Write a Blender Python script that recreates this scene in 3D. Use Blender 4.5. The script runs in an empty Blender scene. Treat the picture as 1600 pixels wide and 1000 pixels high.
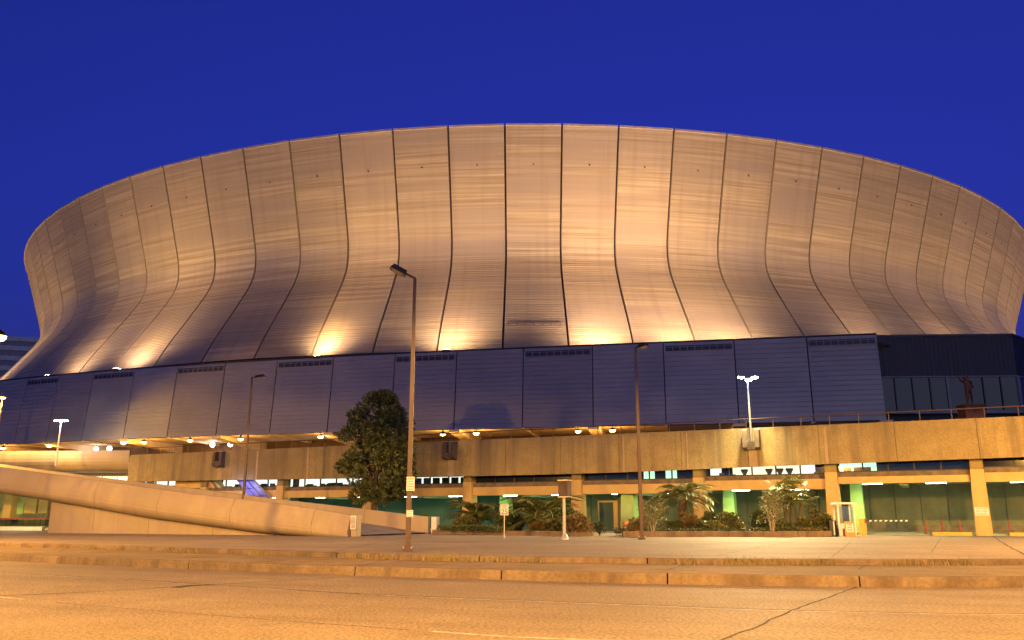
import bpy, math, random
from mathutils import Vector, Matrix, noise as mnoise
R = math.radians
sin, cos, pi = math.sin, math.cos, math.pi
random.seed(11)
scene = bpy.context.scene
C = scene.collection

# ------------------------------------------------------------------ camera
EYE = 1.75
F = 1317.8 / 1600.0
PITCH = math.atan(306.0 / 1317.8)
cam = bpy.data.cameras.new('camera')
cam.sensor_width = 36.0
cam.lens = 36.0 * F
cam.clip_start = 0.1
cam.clip_end = 4000
camo = bpy.data.objects.new('camera', cam)
camo.location = (0, 0, EYE)
camo.rotation_euler = (pi / 2 + PITCH, 0, 0)
C.objects.link(camo)
scene.camera = camo

# ------------------------------------------------------------------ world, sun, exposure
world = bpy.data.worlds.new('World')
scene.world = world
world.use_nodes = True
wn, wl = world.node_tree.nodes, world.node_tree.links
bg = wn['Background']
sky = wn.new('ShaderNodeTexSky')
sky.sky_type = 'NISHITA'
sky.sun_disc = False
SUN_EL, SUN_AZ = -1.0, 192.0
sky.sun_elevation = R(SUN_EL)
sky.sun_rotation = R(SUN_AZ)
sky.altitude = 0
sky.air_density = 1.0
sky.dust_density = 0.0
sky.ozone_density = 8.0
wl.new(sky.outputs[0], bg.inputs['Color'])
bg.inputs['Strength'].default_value = 0.15

sun = bpy.data.lights.new('sun', 'SUN')
sun.energy = 0.035                     # the sun has set: the last afterglow behind the camera
sun.angle = R(40)
sun.color = (1.0, .93, .95)
suno = bpy.data.objects.new('sun', sun)
suno.rotation_euler = (Vector((-sin(R(SUN_AZ)), cos(R(SUN_AZ)), 0)) * -1 + Vector((0, 0, -.2))).to_track_quat('-Z', 'Y').to_euler()
C.objects.link(suno)

vs = scene.view_settings
vs.view_transform = 'Standard'
vs.look = 'None'
vs.exposure = 3.0                      # a long exposure after sunset
LK = 2 ** (1.7 - vs.exposure)          # lamp strengths below are scaled to that exposure
vs.gamma = 1.0
vs.use_curve_mapping = False
scene.cycles.use_denoising = True
scene.cycles.max_bounces = 6
scene.cycles.sample_clamp_indirect = 4.0
scene.cycles.use_light_tree = True

# ------------------------------------------------------------------ helpers
def ray(x, y):
    f = 1317.8
    u, v = (x - 800) / f, (500 - y) / f
    return Vector((u, cos(PITCH) - v * sin(PITCH), sin(PITCH) + v * cos(PITCH)))
def atz(x, y, z):
    r = ray(x, y)
    return r * ((z - EYE) / r.z) + Vector((0, 0, EYE))
def atY(x, y, Y):
    r = ray(x, y)
    return r * (Y / r.y) + Vector((0, 0, EYE))

class MB:
    def __init__(s):
        s.v, s.f, s.uv, s.smooth = [], [], None, False
    def add(s, vs_, fs):
        b = len(s.v)
        s.v += [tuple(p) for p in vs_]
        s.f += [tuple(i + b for i in q) for q in fs]
        return s
    def box(s, x0, x1, y0, y1, z0, z1):
        p = [(x0, y0, z0), (x1, y0, z0), (x1, y1, z0), (x0, y1, z0), (x0, y0, z1), (x1, y0, z1), (x1, y1, z1), (x0, y1, z1)]
        return s.add(p, [(0, 3, 2, 1), (4, 5, 6, 7), (0, 1, 5, 4), (1, 2, 6, 5), (2, 3, 7, 6), (3, 0, 4, 7)])
    def hexa(s, p):
        return s.add(p, [(0, 3, 2, 1), (4, 5, 6, 7), (0, 1, 5, 4), (1, 2, 6, 5), (2, 3, 7, 6), (3, 0, 4, 7)])
    def cbox(s, c, sz, rz=0.0, b=0.0):
        x, y, z = sz[0] / 2, sz[1] / 2, sz[2] / 2
        m = Matrix.Rotation(rz, 3, 'Z')
        p = [Vector(c) + m @ Vector(q) for q in [(-x, -y, -z), (x, -y, -z), (x, y, -z), (-x, y, -z), (-x, -y, z), (x, -y, z), (x, y, z), (-x, y, z)]]
        return s.hexa(p)
    def prism(s, poly, z0, z1):
        n = len(poly)
        p = [(a, b, z0) for a, b in poly] + [(a, b, z1) for a, b in poly]
        return s.add(p, [tuple(range(n - 1, -1, -1)), tuple(range(n, 2 * n))] + [(i, (i + 1) % n, n + (i + 1) % n, n + i) for i in range(n)])
    def tube(s, pts, rad, n=8, cap=True):
        pts = [Vector(p) for p in pts]
        if not isinstance(rad, (list, tuple)):
            rad = [rad] * len(pts)
        vs_, fs = [], []
        for i, p in enumerate(pts):
            d = (pts[min(i + 1, len(pts) - 1)] - pts[max(i - 1, 0)])
            d = d.normalized() if d.length > 1e-9 else Vector((0, 0, 1))
            a = d.cross(Vector((0, 0, 1)) if abs(d.z) < .9 else Vector((1, 0, 0))).normalized()
            b = d.cross(a)
            for k in range(n):
                t = 2 * pi * k / n
                vs_.append(p + (a * cos(t) + b * sin(t)) * rad[i])
        for i in range(len(pts) - 1):
            for k in range(n):
                fs.append((i * n + k, i * n + (k + 1) % n, (i + 1) * n + (k + 1) % n, (i + 1) * n + k))
        if cap:
            fs.append(tuple(range(n - 1, -1, -1)))
            fs.append(tuple((len(pts) - 1) * n + k for k in range(n)))
        return s.add(vs_, fs)
    def lathe(s, prof, c=(0, 0, 0), n=16):
        c = Vector(c)
        vs_ = [c + Vector((r * cos(2 * pi * k / n), r * sin(2 * pi * k / n), z)) for r, z in prof for k in range(n)]
        fs = [(i * n + k, i * n + (k + 1) % n, (i + 1) * n + (k + 1) % n, (i + 1) * n + k) for i in range(len(prof) - 1) for k in range(n)]
        fs += [tuple(range(n - 1, -1, -1)), tuple((len(prof) - 1) * n + k for k in range(n))]
        return s.add(vs_, fs)
    def strip(s, rows):
        """rows: list of equal-length point lists -> quads"""
        n = len(rows[0])
        vs_ = [p for r in rows for p in r]
        return s.add(vs_, [(i * n + k, i * n + k + 1, (i + 1) * n + k + 1, (i + 1) * n + k) for i in range(len(rows) - 1) for k in range(n - 1)])
    def mesh(s, name, m, smooth=False):
        me = bpy.data.meshes.new(name)
        me.from_pydata(s.v, [], s.f)
        if m is not None:
            me.materials.append(m)
        if smooth or s.smooth:
            me.polygons.foreach_set('use_smooth', [True] * len(me.polygons))
        me.update()
        return me
    def build(s, name, m, parent=None, smooth=False, loc=None, rz=0.0):
        return link(name, s.mesh(name, m, smooth), parent, loc, rz)

def link(name, data, parent=None, loc=None, rz=0.0):
    o = bpy.data.objects.new(name, data)
    C.objects.link(o)
    if parent is not None:
        o.parent = parent
    if loc is not None:
        o.location = loc
    if rz:
        o.rotation_euler = (0, 0, rz)
    return o
def tag(o, label=None, cat=None, group=None, kind=None):
    if label: o['label'] = label
    if cat: o['category'] = cat
    if group: o['group'] = group
    if kind: o['kind'] = kind
    return o
def empty(name, loc=(0, 0, 0), rz=0.0):
    return link(name, None, None, loc, rz)
def copy_tree(o, parent=None):
    c = o.copy()
    C.objects.link(c)
    c.parent = parent
    for ch in list(o.children):
        copy_tree(ch, c)
    return c
ORD = ['first', 'second', 'third', 'fourth', 'fifth', 'sixth', 'seventh', 'eighth', 'ninth', 'tenth', 'eleventh', 'twelfth', 'thirteenth', 'fourteenth', 'fifteenth', 'sixteenth', 'seventeenth', 'eighteenth', 'nineteenth', 'twentieth']
def spline(pts, step=0.5):
    """Catmull-Rom through points, resampled"""
    P = [Vector(p) for p in pts]
    P = [P[0] * 2 - P[1]] + P + [P[-1] * 2 - P[-2]]
    out = []
    for i in range(1, len(P) - 2):
        n = max(2, int((P[i + 1] - P[i]).length / step))
        for k in range(n):
            t = k / n
            a, b, c, d = P[i - 1], P[i], P[i + 1], P[i + 2]
            out.append(0.5 * ((2 * b) + (c - a) * t + (2 * a - 5 * b + 4 * c - d) * t * t + (3 * b - a - 3 * c + d) * t ** 3))
    out.append(P[-2])
    return out
def normals2(pts):
    ns = []
    for i in range(len(pts)):
        d = pts[min(i + 1, len(pts) - 1)] - pts[max(i - 1, 0)]
        ns.append(Vector((-d.y, d.x, 0)).normalized())
    return ns
def light(kind, name, loc, energy, color, parent=None, **kw):
    l = bpy.data.lights.new(name, kind)
    l.energy = energy * LK
    l.color = color
    for k, v in kw.items():
        setattr(l, k, v)
    o = link(name, l, parent, loc)
    return o
def aim(o, target):
    d = Vector(target) - Vector(o.location)
    o.rotation_euler = d.to_track_quat('-Z', 'Y').to_euler()

# ------------------------------------------------------------------ materials
MATS = {}
def newmat(name):
    m = bpy.data.materials.new(name)
    m.use_nodes = True
    MATS[name] = m
    nt = m.node_tree
    return m, nt.nodes, nt.links, nt.nodes['Principled BSDF']
def mixc(n, l, a, b, fac, mode='MIX'):
    x = n.new('ShaderNodeMix'); x.data_type = 'RGBA'; x.blend_type = mode
    for sock, val in ((x.inputs['Factor'], fac), (x.inputs[6], a), (x.inputs[7], b)):
        if hasattr(val, 'is_linked') or hasattr(val, 'links'):
            l.new(val, sock)
        elif isinstance(val, (int, float)):
            sock.default_value = val
        else:
            sock.default_value = (*val[:3], 1)
    return x.outputs[2]
def nz(n, l, vec, scale, detail=4, rough=0.6, lo=0.35, hi=0.65, mapscale=None):
    if mapscale:
        mp = n.new('ShaderNodeMapping'); mp.inputs['Scale'].default_value = mapscale
        l.new(vec, mp.inputs['Vector']); vec = mp.outputs[0]
    t = n.new('ShaderNodeTexNoise'); t.inputs['Scale'].default_value = scale
    t.inputs['Detail'].default_value = detail; t.inputs['Roughness'].default_value = rough
    l.new(vec, t.inputs['Vector'])
    r = n.new('ShaderNodeMapRange'); r.inputs['From Min'].default_value = lo; r.inputs['From Max'].default_value = hi
    l.new(t.outputs[0], r.inputs['Value'])
    return r.outputs[0]
def surf(name, col, col2=None, rough=0.7, scale=1.0, grain=0.0, gscale=30, streak=0.0, streakcol=None, bump=0.0, bscale=40, metal=0.0, spec=0.5, big=0.0, rand=0.0, wear=0.0):
    """weathered solid surface, world-position driven"""
    m, n, l, b = newmat(name)
    g = n.new('ShaderNodeNewGeometry').outputs['Position']
    c = mixc(n, l, col, col2 if col2 else [x * .75 for x in col], nz(n, l, g, scale))
    if big:
        c = mixc(n, l, c, [x * (1 - big) for x in (col2 or col)], nz(n, l, g, scale * .17, 3, .5, .4, .7))
    if grain:
        c = mixc(n, l, c, (1 - grain, 1 - grain, 1 - grain), nz(n, l, g, gscale, 2, .7, .42, .6), 'MULTIPLY')
    if streak:
        c = mixc(n, l, c, streakcol or [x * (1 - streak) for x in col], nz(n, l, g, 1.0, 4, .6, .48, .75, (1.3, 1.3, .07)))
    if wear:
        mp = n.new('ShaderNodeMapping'); mp.inputs['Rotation'].default_value = (0, 0, R(20)); l.new(g, mp.inputs['Vector'])
        c = mixc(n, l, c, [1 - wear] * 3, nz(n, l, mp.outputs[0], 1.0, 4, .6, .45, .68, (.035, .7, 1)), 'MULTIPLY')
        c = mixc(n, l, c, [1 - wear * 1.3] * 3, nz(n, l, g, .9, 5, .7, .60, .72), 'MULTIPLY')
    if rand:
        oi = n.new('ShaderNodeObjectInfo')
        mr = n.new('ShaderNodeMapRange'); mr.inputs['To Min'].default_value = 1 - rand; mr.inputs['To Max'].default_value = 1.0
        l.new(oi.outputs['Random'], mr.inputs['Value'])
        c = mixc(n, l, c, mr.outputs[0], 1.0, 'MULTIPLY')
    l.new(c, b.inputs['Base Color'])
    b.inputs['Roughness'].default_value = rough
    b.inputs['Metallic'].default_value = metal
    b.inputs['Specular IOR Level'].default_value = spec
    if bump:
        t = n.new('ShaderNodeTexNoise'); t.inputs['Scale'].default_value = bscale; t.inputs['Detail'].default_value = 4
        l.new(g, t.inputs['Vector'])
        bp = n.new('ShaderNodeBump'); bp.inputs['Strength'].default_value = bump; bp.inputs['Distance'].default_value = .05
        l.new(t.outputs[0], bp.inputs['Height']); l.new(bp.outputs[0], b.inputs['Normal'])
    return m
def emis(name, col, strength):
    m, n, l, b = newmat(name)
    b.inputs['Base Color'].default_value = (*col, 1)
    b.inputs['Emission Color'].default_value = (*col, 1)
    b.inputs['Emission Strength'].default_value = strength * LK
    b.inputs['Roughness'].default_value = .5
    return m

def dome_mat():
    m, n, l, b = newmat('anodised_siding')
    uv = n.new('ShaderNodeUVMap'); uv.uv_map = 'UVMap'
    oi = n.new('ShaderNodeObjectInfo')
    off = n.new('ShaderNodeCombineXYZ')
    mul = n.new('ShaderNodeMath'); mul.operation = 'MULTIPLY'; mul.inputs[1].default_value = 300
    l.new(oi.outputs['Random'], mul.inputs[0]); l.new(mul.outputs[0], off.inputs['X'])
    add = n.new('ShaderNodeVectorMath'); l.new(uv.outputs[0], add.inputs[0]); l.new(off.outputs[0], add.inputs[1])
    v = add.outputs[0]
    s1 = nz(n, l, v, 1.0, 3, .75, .36, .66, (.035, 2.2, 1))      # long streaks of single courses
    s2 = nz(n, l, v, 1.0, 2, .5, .38, .64, (.02, .22, 1))       # broad bands
    s3 = nz(n, l, v, 1.0, 3, .6, .5, .8, (1.1, .05, 1))         # run-off stains down the panel
    c = mixc(n, l, (.56, .455, .27), (.28, .215, .12), s1)
    c = mixc(n, l, c, (.36, .29, .195), s2)
    mm = n.new('ShaderNodeMath'); mm.operation = 'MULTIPLY'; mm.inputs[1].default_value = .35
    l.new(s3, mm.inputs[0])
    c = mixc(n, l, c, (.20, .15, .11), mm.outputs[0])
    mr = n.new('ShaderNodeMapRange'); mr.inputs['To Min'].default_value = .88; mr.inputs['To Max'].default_value = 1.06
    l.new(oi.outputs['Random'], mr.inputs['Value'])
    c = mixc(n, l, c, mr.outputs[0], 1.0, 'MULTIPLY')
    l.new(c, b.inputs['Base Color'])
    b.inputs['Metallic'].default_value = .25
    rr = n.new('ShaderNodeMapRange'); rr.inputs['To Min'].default_value = .42; rr.inputs['To Max'].default_value = .62
    l.new(s1, rr.inputs['Value']); l.new(rr.outputs[0], b.inputs['Roughness'])
    return m
M_dome = dome_mat()
M_seam = surf('dark_seam', (.035, .018, .014), rough=.8)
M_rimcap = surf('rim_flashing', (.5, .42, .36), rough=.4, metal=.3)
M_wall = surf('grey_siding', (.37, .355, .27), (.31, .30, .23), rough=.32, scale=.25, rand=.2, metal=.5)
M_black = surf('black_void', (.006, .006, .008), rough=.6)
M_darkmetal = surf('dark_metal', (.035, .032, .035), rough=.5, metal=.3)
M_louvre = surf('black_louvre', (.012, .013, .02), rough=.5)
M_roofgrey = surf('roof_membrane', (.4, .4, .4), rough=.8)
M_soffit = surf('soffit_paint', (.62, .50, .36), (.5, .4, .28), rough=.7, scale=.6, streak=0)
M_agg = surf('aggregate_concrete', (.37, .295, .135), (.29, .225, .10), rough=.9, scale=1.0, grain=.2, gscale=9, streak=.45, streakcol=(.15, .115, .07), bump=.4, bscale=14, big=.15, rand=.1)
M_agglight = surf('pale_concrete', (.42, .32, .19), (.33, .25, .14), rough=.85, scale=2, streak=.3)
M_bracket = surf('dark_bracket_concrete', (.13, .095, .075), (.08, .06, .05), rough=.9, scale=3, grain=.3)
M_yellow = surf('ochre_paint', (.56, .40, .15), (.47, .33, .12), rough=.65, scale=.8, streak=.22, grain=.1, gscale=18)
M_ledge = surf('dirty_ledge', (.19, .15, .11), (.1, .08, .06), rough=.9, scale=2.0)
M_ramp = surf('smooth_concrete', (.46, .375, .235), (.39, .315, .195), rough=.75, scale=.7, grain=.12, gscale=22, streak=.3, streakcol=(.33, .25, .2), big=.12, bump=.12, rand=.06)
M_rampshade = surf('shaded_concrete', (.36, .29, .24), (.27, .22, .19), rough=.85, scale=.8, streak=.35, grain=.2)  # darker copy of the ramp concrete, shade put into its colour
M_green = surf('green_column_paint', (.36, .56, .22), (.30, .48, .18), rough=.6, scale=1, streak=.15)
M_teal = surf('teal_wall_paint', (.028, .085, .075), (.02, .065, .06), rough=.6, scale=.6, streak=.2)
M_grwall = surf('garage_back_wall', (.19, .19, .13), (.14, .14, .095), rough=.85, scale=.8, streak=.4, grain=.2, gscale=14, rand=.12)
M_grceil = surf('garage_ceiling', (.40, .45, .33), (.3, .35, .25), rough=.8, scale=.7)
M_floor = surf('garage_floor', (.34, .34, .29), (.25, .25, .21), rough=.35, scale=.8)
M_road = surf('road_concrete', (.42, .325, .22), (.33, .255, .17), rough=.7, scale=.5, grain=.5, gscale=15, big=.1, bump=.8, bscale=30, wear=.2)
M_strip = surf('sidewalk_concrete', (.36, .25, .125), (.25, .175, .085), rough=.85, scale=.9, grain=.35, gscale=16, bump=.4, big=.15, wear=.2)
M_fore = surf('forecourt_concrete', (.45, .345, .235), (.33, .25, .17), rough=.75, scale=.3, grain=.3, gscale=7, big=.3, bump=.35, bscale=18, wear=.16)
M_kerb = surf('kerb_concrete', (.26, .19, .115), (.175, .125, .075), rough=.9, scale=.8, grain=.22, gscale=10, streak=.3, streakcol=(.09, .06, .04), bump=.25, bscale=25, rand=.15)
M_crack = surf('tar_joint', (.035, .025, .02), rough=.85)
M_ground = surf('far_ground', (.12, .11, .09), rough=.9, scale=.1)
M_soil = surf('soil', (.07, .045, .03), (.04, .028, .02), rough=.95, scale=4, bump=.6)
M_pole = surf('bronze_pole_paint', (.085, .045, .034), (.06, .032, .026), rough=.5, scale=1.5, streak=.35, metal=.1)
M_mull = surf('slate_mullion_paint', (.16, .16, .18), rough=.5)
M_rail = surf('brown_rail_paint', (.09, .055, .04), rough=.5, scale=3)
M_galv = surf('galvanised_steel', (.5, .47, .43), (.4, .38, .35), rough=.45, scale=3, metal=.4)
M_white = surf('white_paint', (.75, .74, .70), (.66, .64, .60), rough=.55, scale=3)
M_blackpaint = surf('black_paint', (.015, .015, .015), rough=.5)
M_red = surf('red_paint', (.27, .06, .04), (.2, .045, .03), rough=.6, scale=4)
M_orange = surf('orange_plastic', (.75, .25, .05), rough=.5, scale=5)
M_mach = surf('yellow_machine_paint', (.65, .42, .05), (.55, .35, .05), rough=.5, scale=3)
M_bronze = surf('bronze_statue', (.16, .06, .025), (.09, .035, .015), rough=.5, metal=.5, scale=5)
M_bark = surf('bark', (.10, .075, .05), (.06, .045, .03), rough=.95, scale=6, bump=.8, bscale=20)
M_stem = surf('pale_stem', (.45, .36, .25), (.3, .24, .16), rough=.85, scale=8)
M_thatch = surf('palm_boot_fibre', (.14, .095, .055), (.08, .055, .035), rough=.95, scale=9, bump=.7)
M_escal = surf('blue_plastic_cladding', (.10, .14, .55), (.08, .11, .45), rough=.35, scale=1)
def paint_mat():
    m, n, l, b = newmat('worn_road_paint')
    g = n.new('ShaderNodeNewGeometry').outputs['Position']
    c = mixc(n, l, (.62, .58, .50), (.30, .245, .19), nz(n, l, g, 3.2, 5, .75, .42, .60))
    l.new(c, b.inputs['Base Color']); b.inputs['Roughness'].default_value = .7
    return m
M_line = paint_mat()
def leaf_mat(name, c1, c2, rough=.45, trans=.15):
    m, n, l, b = newmat(name)
    g = n.new('ShaderNodeNewGeometry')
    c = mixc(n, l, c1, c2, nz(n, l, g.outputs['Position'], 3.0, 2, .5, .35, .65))
    mr = n.new('ShaderNodeMapRange'); mr.inputs['To Min'].default_value = .6; mr.inputs['To Max'].default_value = 1.25
    l.new(g.outputs['Random Per Island'], mr.inputs['Value'])
    c = mixc(n, l, c, mr.outputs[0], 1.0, 'MULTIPLY')
    l.new(c, b.inputs['Base Color']); b.inputs['Roughness'].default_value = rough
    return m
L_tree = leaf_mat('magnolia_leaf', (.055, .08, .02), (.09, .10, .03), .42)
L_palm = leaf_mat('palm_leaf', (.17, .18, .05), (.12, .15, .04), .45)
L_dark = leaf_mat('dark_shrub_leaf', (.06, .09, .025), (.085, .11, .03), .5)
L_mid = leaf_mat('olive_shrub_leaf', (.18, .17, .05), (.12, .13, .04), .5)
L_red = leaf_mat('croton_leaf', (.22, .12, .04), (.15, .14, .045), .5)
L_gold = leaf_mat('golden_groundcover_leaf', (.22, .17, .04), (.14, .12, .03), .5)
L_weed = leaf_mat('dry_grass', (.30, .22, .07), (.20, .17, .06), .7)
def glass_mat():
    m, n, l, b = newmat('dark_glass')
    b.inputs['Base Color'].default_value = (.012, .014, .02, 1)
    b.inputs['Roughness'].default_value = .08
    b.inputs['Specular IOR Level'].default_value = .35
    return m
M_glass = glass_mat()
def clear_mat():
    m, n, l, b = newmat('window_glass')
    out = n['Material Output']
    t = n.new('ShaderNodeBsdfTransparent'); t.inputs[0].default_value = (.9, .93, .9, 1)
    gl = n.new('ShaderNodeBsdfGlossy'); gl.inputs['Roughness'].default_value = .05
    mx = n.new('ShaderNodeMixShader'); mx.inputs[0].default_value = .08
    l.new(t.outputs[0], mx.inputs[1]); l.new(gl.outputs[0], mx.inputs[2]); l.new(mx.outputs[0], out.inputs['Surface'])
    return m
M_clear = clear_mat()
E_warm = emis('lit_room_warm', (1.0, .93, .62), .55)
E_white = emis('lit_room_white', (.95, 1.0, .95), .5)
E_green = emis('lit_room_green', (.55, .95, .68), .55)
E_dim = emis('dim_room_green', (.2, .5, .4), .10)
E_tube = emis('fluorescent_tube', (.9, 1.0, .85), 9)
E_sod = emis('sodium_lens', (1.0, .58, .16), 5)
E_globe = emis('white_globe', (1.0, .93, .88), 4)
E_mh = emis('metal_halide_lens', (.86, .92, 1.0), 40)
E_flood = emis('flood_lens', (1.0, .75, .4), 30)
SOD = (1.0, .50, .09)
WARM = (1.0, .545, .19)
SPILL = (1.0, .66, .46)
GRN = (.55, 1.0, .42)
MH = (1.0, .80, .36)

# ================================================================== ground, road, kerbs
def structure(o):
    return tag(o, kind='structure')
mb = MB(); mb.add([(-2500, -300, -.06), (2500, -300, -.06), (2500, 3000, -.06), (-2500, 3000, -.06)], [(0, 1, 2, 3)])
structure(mb.build('ground', M_ground))

K1 = spline([(-120, 96, 0), (-60, 60.5, 0), (-34, 43.6, 0), (-20.5, 35.1, 0), (-17.05, 32.9, 0), (-10.8, 29.5, 0), (-4.64, 26.5, 0), (0, 24.6, 0), (3.39, 23.4, 0), (8.66, 22.25, 0), (12.95, 22.2, 0), (24, 23.2, 0), (45, 28.5, 0), (90, 44, 0)], .6)
K2 = spline([(-120, 107, 0), (-60, 67, 0), (-38, 51, 0), (-25.3, 43.4, 0), (-19.35, 40.2, 0), (-11.4, 35.2, 0), (-3.5, 30.3, 0), (4.08, 27.9, 0), (9.9, 27.1, 0), (15.9, 27.2, 0), (27, 28.5, 0), (48, 34, 0), (92, 50, 0)], .6)
ZS, ZF = .265, .45
mb = MB()
near = [Vector((p.x * 1.0, -60, 0)) for p in K1]
mb.strip([[p + Vector((0, .12, 0)) for p in K1], [Vector((p.x, p.y * .5 - 20, 0)) for p in K1], near])
mb.f = [q[::-1] for q in mb.f]
road = structure(mb.build('road', M_road))

def resample(pts, n):
    L = [0]
    for a, b in zip(pts, pts[1:]):
        L.append(L[-1] + (b - a).length)
    out, j = [], 0
    for i in range(n + 1):
        t = L[-1] * i / n
        while j < len(L) - 2 and L[j + 1] < t:
            j += 1
        s = (t - L[j]) / max(1e-9, L[j + 1] - L[j])
        out.append(pts[j].lerp(pts[j + 1], s))
    return out
def fill_between(a, b, za, zb, n=160):
    A, B = resample(a, n), resample(b, n)
    m = MB()
    rows = []
    for t in range(5):
        s = t / 4
        rows.append([Vector((p.x * (1 - s) + q.x * s, p.y * (1 - s) + q.y * s, za * (1 - s) + zb * s)) for p, q in zip(A, B)])
    m.strip(rows)
    m.f = [q[::-1] for q in m.f] if False else m.f
    return m
N1, N2 = normals2(K1), normals2(K2)
mb = fill_between([p + n * .22 for p, n in zip(K1, N1)], [p + n * .02 for p, n in zip(K2, N2)], ZS - .004, ZS - .004)
strip = structure(mb.build('sidewalk', M_strip))
far_edge = [Vector((-175, 175, 0)), Vector((-60, 125, 0)), Vector((0, 120, 0)), Vector((60, 115, 0)), Vector((140, 120, 0))]
mb = fill_between([p + n * .2 for p, n in zip(K2, N2)], far_edge, ZF - .004, ZF - .004)
fore = structure(mb.build('forecourt', M_fore))

def kerb(name, pts, nrm, joints, w, z0, z1, skew=0.0):
    """kerb stones between given joint x positions; each one is its own piece"""
    root = structure(empty(name))
    xs = joints
    for a, b in zip(xs, xs[1:]):
        seg = [(p, n) for p, n in zip(pts, nrm) if a - .3 <= p.x <= b + .3]
        if len(seg) < 2:
            continue
        m = MB(); rows = []
        def lerp_at(x):
            for (p, n), (p2, n2) in zip(zip(pts, nrm), zip(pts[1:], nrm[1:])):
                if p.x <= x <= p2.x:
                    t = (x - p.x) / (p2.x - p.x)
                    return p.lerp(p2, t), n.lerp(n2, t)
            return pts[-1], nrm[-1]
        inner = [lerp_at(a + .02)] + [(p, n) for p, n in zip(pts, nrm) if a + .1 < p.x < b - .1] + [lerp_at(b - .02)]
        dz = random.uniform(-.012, .012)
        for i, (p, n) in enumerate(inner):
            wob = mnoise.noise(Vector((p.x * .8, p.y * .8, z1))) * .006
            e = .03
            rows.append([p + Vector((0, 0, z0 - .05)) - n * (.02), p + Vector((0, 0, z1 - .05 + dz)) + n * (wob + .01), p + n * (.035 + wob) + Vector((0, 0, z1 + dz)), p + n * w + Vector((0, 0, z1 + dz * .5)), p + n * w + Vector((0, 0, z0 - .05))])
        m.strip(rows)
        k = len(rows[0]); nrow = len(rows)
        m.f = [q[::-1] for q in m.f]
        m.f.append(tuple(range(k))); m.f.append(tuple((nrow - 1) * k + i for i in range(k - 1, -1, -1)))
        m.build('kerb_stone', M_kerb, root)
    return root
kerb('kerb', K1, N1, [-60, -45, -36, -27.5, -21.3, -17.1, -10.9, -4.75, -.3, 4.1, 8.78, 13.4, 19, 26, 34, 45], .23, 0, ZS)
kerb('kerb', K2, N2, [-60, -48, -39, -30.3, -22.4, -17.6, -11.4, -6.4, -1.1, 4.3, 7.0, 12.2, 17.6, 24, 31, 40], .21, ZS, ZF)

def road_strip(name, pts, w, z, m, parent, wob=0.0, x0=None, x1=None):
    pts = [p for p in pts if (x0 is None or p.x >= x0) and (x1 is None or p.x <= x1)]
    ns = normals2(pts)
    b = MB()
    rows = [[], []]
    for i, (p, n) in enumerate(zip(pts, ns)):
        o = mnoise.noise(Vector((p.x * 1.7, p.y * 1.7, w * 50))) * wob
        ww = w * (1 + .5 * wob * 8 * mnoise.noise(Vector((p.x * 3, p.y * 3, 7.7))))
        rows[0].append(p + n * (o - ww / 2) + Vector((0, 0, z)))
        rows[1].append(p + n * (o + ww / 2) + Vector((0, 0, z)))
    b.strip(rows)
    b.f = [q for q in b.f]
    return b.build(name, m, parent)
lane = spline([(-60, 52, 0), (-30, 35.8, 0), (-16.5, 28.0, 0), (-9.5, 23.9, 0), (-4.5, 20.8, 0), (-2.29, 19.7, 0), (2.57, 17.75, 0), (4.19, 17.1, 0), (6, 16.6, 0), (9.33, 16.2, 0), (20, 16.4, 0), (40, 20, 0)], .25)
road_strip('lane_line', lane, .085, .004, M_line, road, .02, x0=-3.6)
road_strip('lane_line', lane, .06, .004, M_line, road, .02, x1=-5.0)
road_strip('joint', [p + n * .075 for p, n in zip(lane, normals2(lane))], .075, .0045, M_crack, road, .05)
lane2 = spline([(-30, 30, 0), (-16, 22.4, 0), (-8.2, 17.6, 0), (-1.24, 13.85, 0), (1.3, 12.9, 0), (8, 11.4, 0), (20, 11, 0)], .2)
road_strip('lane_dash', lane2, .10, .004, M_line, road, .02, x0=-1.25, x1=1.9)
road_strip('lane_dash', lane2, .10, .004, M_line, road, .02, x0=-14.5, x1=-10.5)
road_strip('joint', lane2, .022, .0045, M_crack, road, .05, x0=-9.5, x1=-1.5)
def px_path(pts, z, step=.25):
    return spline([tuple(atz(x, y, z)) for x, y in pts], step)
def zero(pts):
    return [Vector((p.x, p.y, 0)) for p in pts]
road_strip('crack', zero(px_path([(-60, 933), (0, 931), (120, 926), (240, 919), (330, 914), (430, 908), (520, 903)], 0)), .06, .005, M_crack, road, .06)
road_strip('crack', zero(px_path([(270, 918), (300, 915), (335, 914)], 0)), .3, .0055, M_crack, road, .1)
road_strip('crack', zero(px_path([(1100, 1012), (1140, 996), (1205, 969), (1250, 949), (1300, 931), (1338, 917)], 0)), .045, .005, M_crack, road, .07)
for pts, w in ([(1549, 836), (1570, 850), (1604, 868)], .07), ([(520, 862), (600, 846), (660, 838)], .03), ([(1120, 868), (1180, 856), (1240, 846)], .03), ([(1300, 870), (1318, 856), (1330, 846)], .025), ([(1456, 862), (1463, 851), (1470, 841)], .025), ([(60, 841), (200, 845), (420, 851)], .03), ([(700, 853), (900, 857), (1200, 857), (1600, 853)], .05):
    road_strip('joint', [Vector((p.x, p.y, ZF - .004)) for p in px_path(pts, ZF, .4)], w, .005, M_crack, fore, .05)
for pts, w in ([(1340, 890), (1352, 884), (1362, 881)], .04), ([(1040, 891), (1062, 884), (1075, 880)], .025), ([(560, 885), (590, 878), (610, 873)], .03), ([(92, 862), (105, 857), (118, 855)], .03):
    road_strip('joint', [Vector((p.x, p.y, ZS - .004)) for p in px_path(pts, ZS, .3)], w, .005, M_crack, strip, .05)

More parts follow.
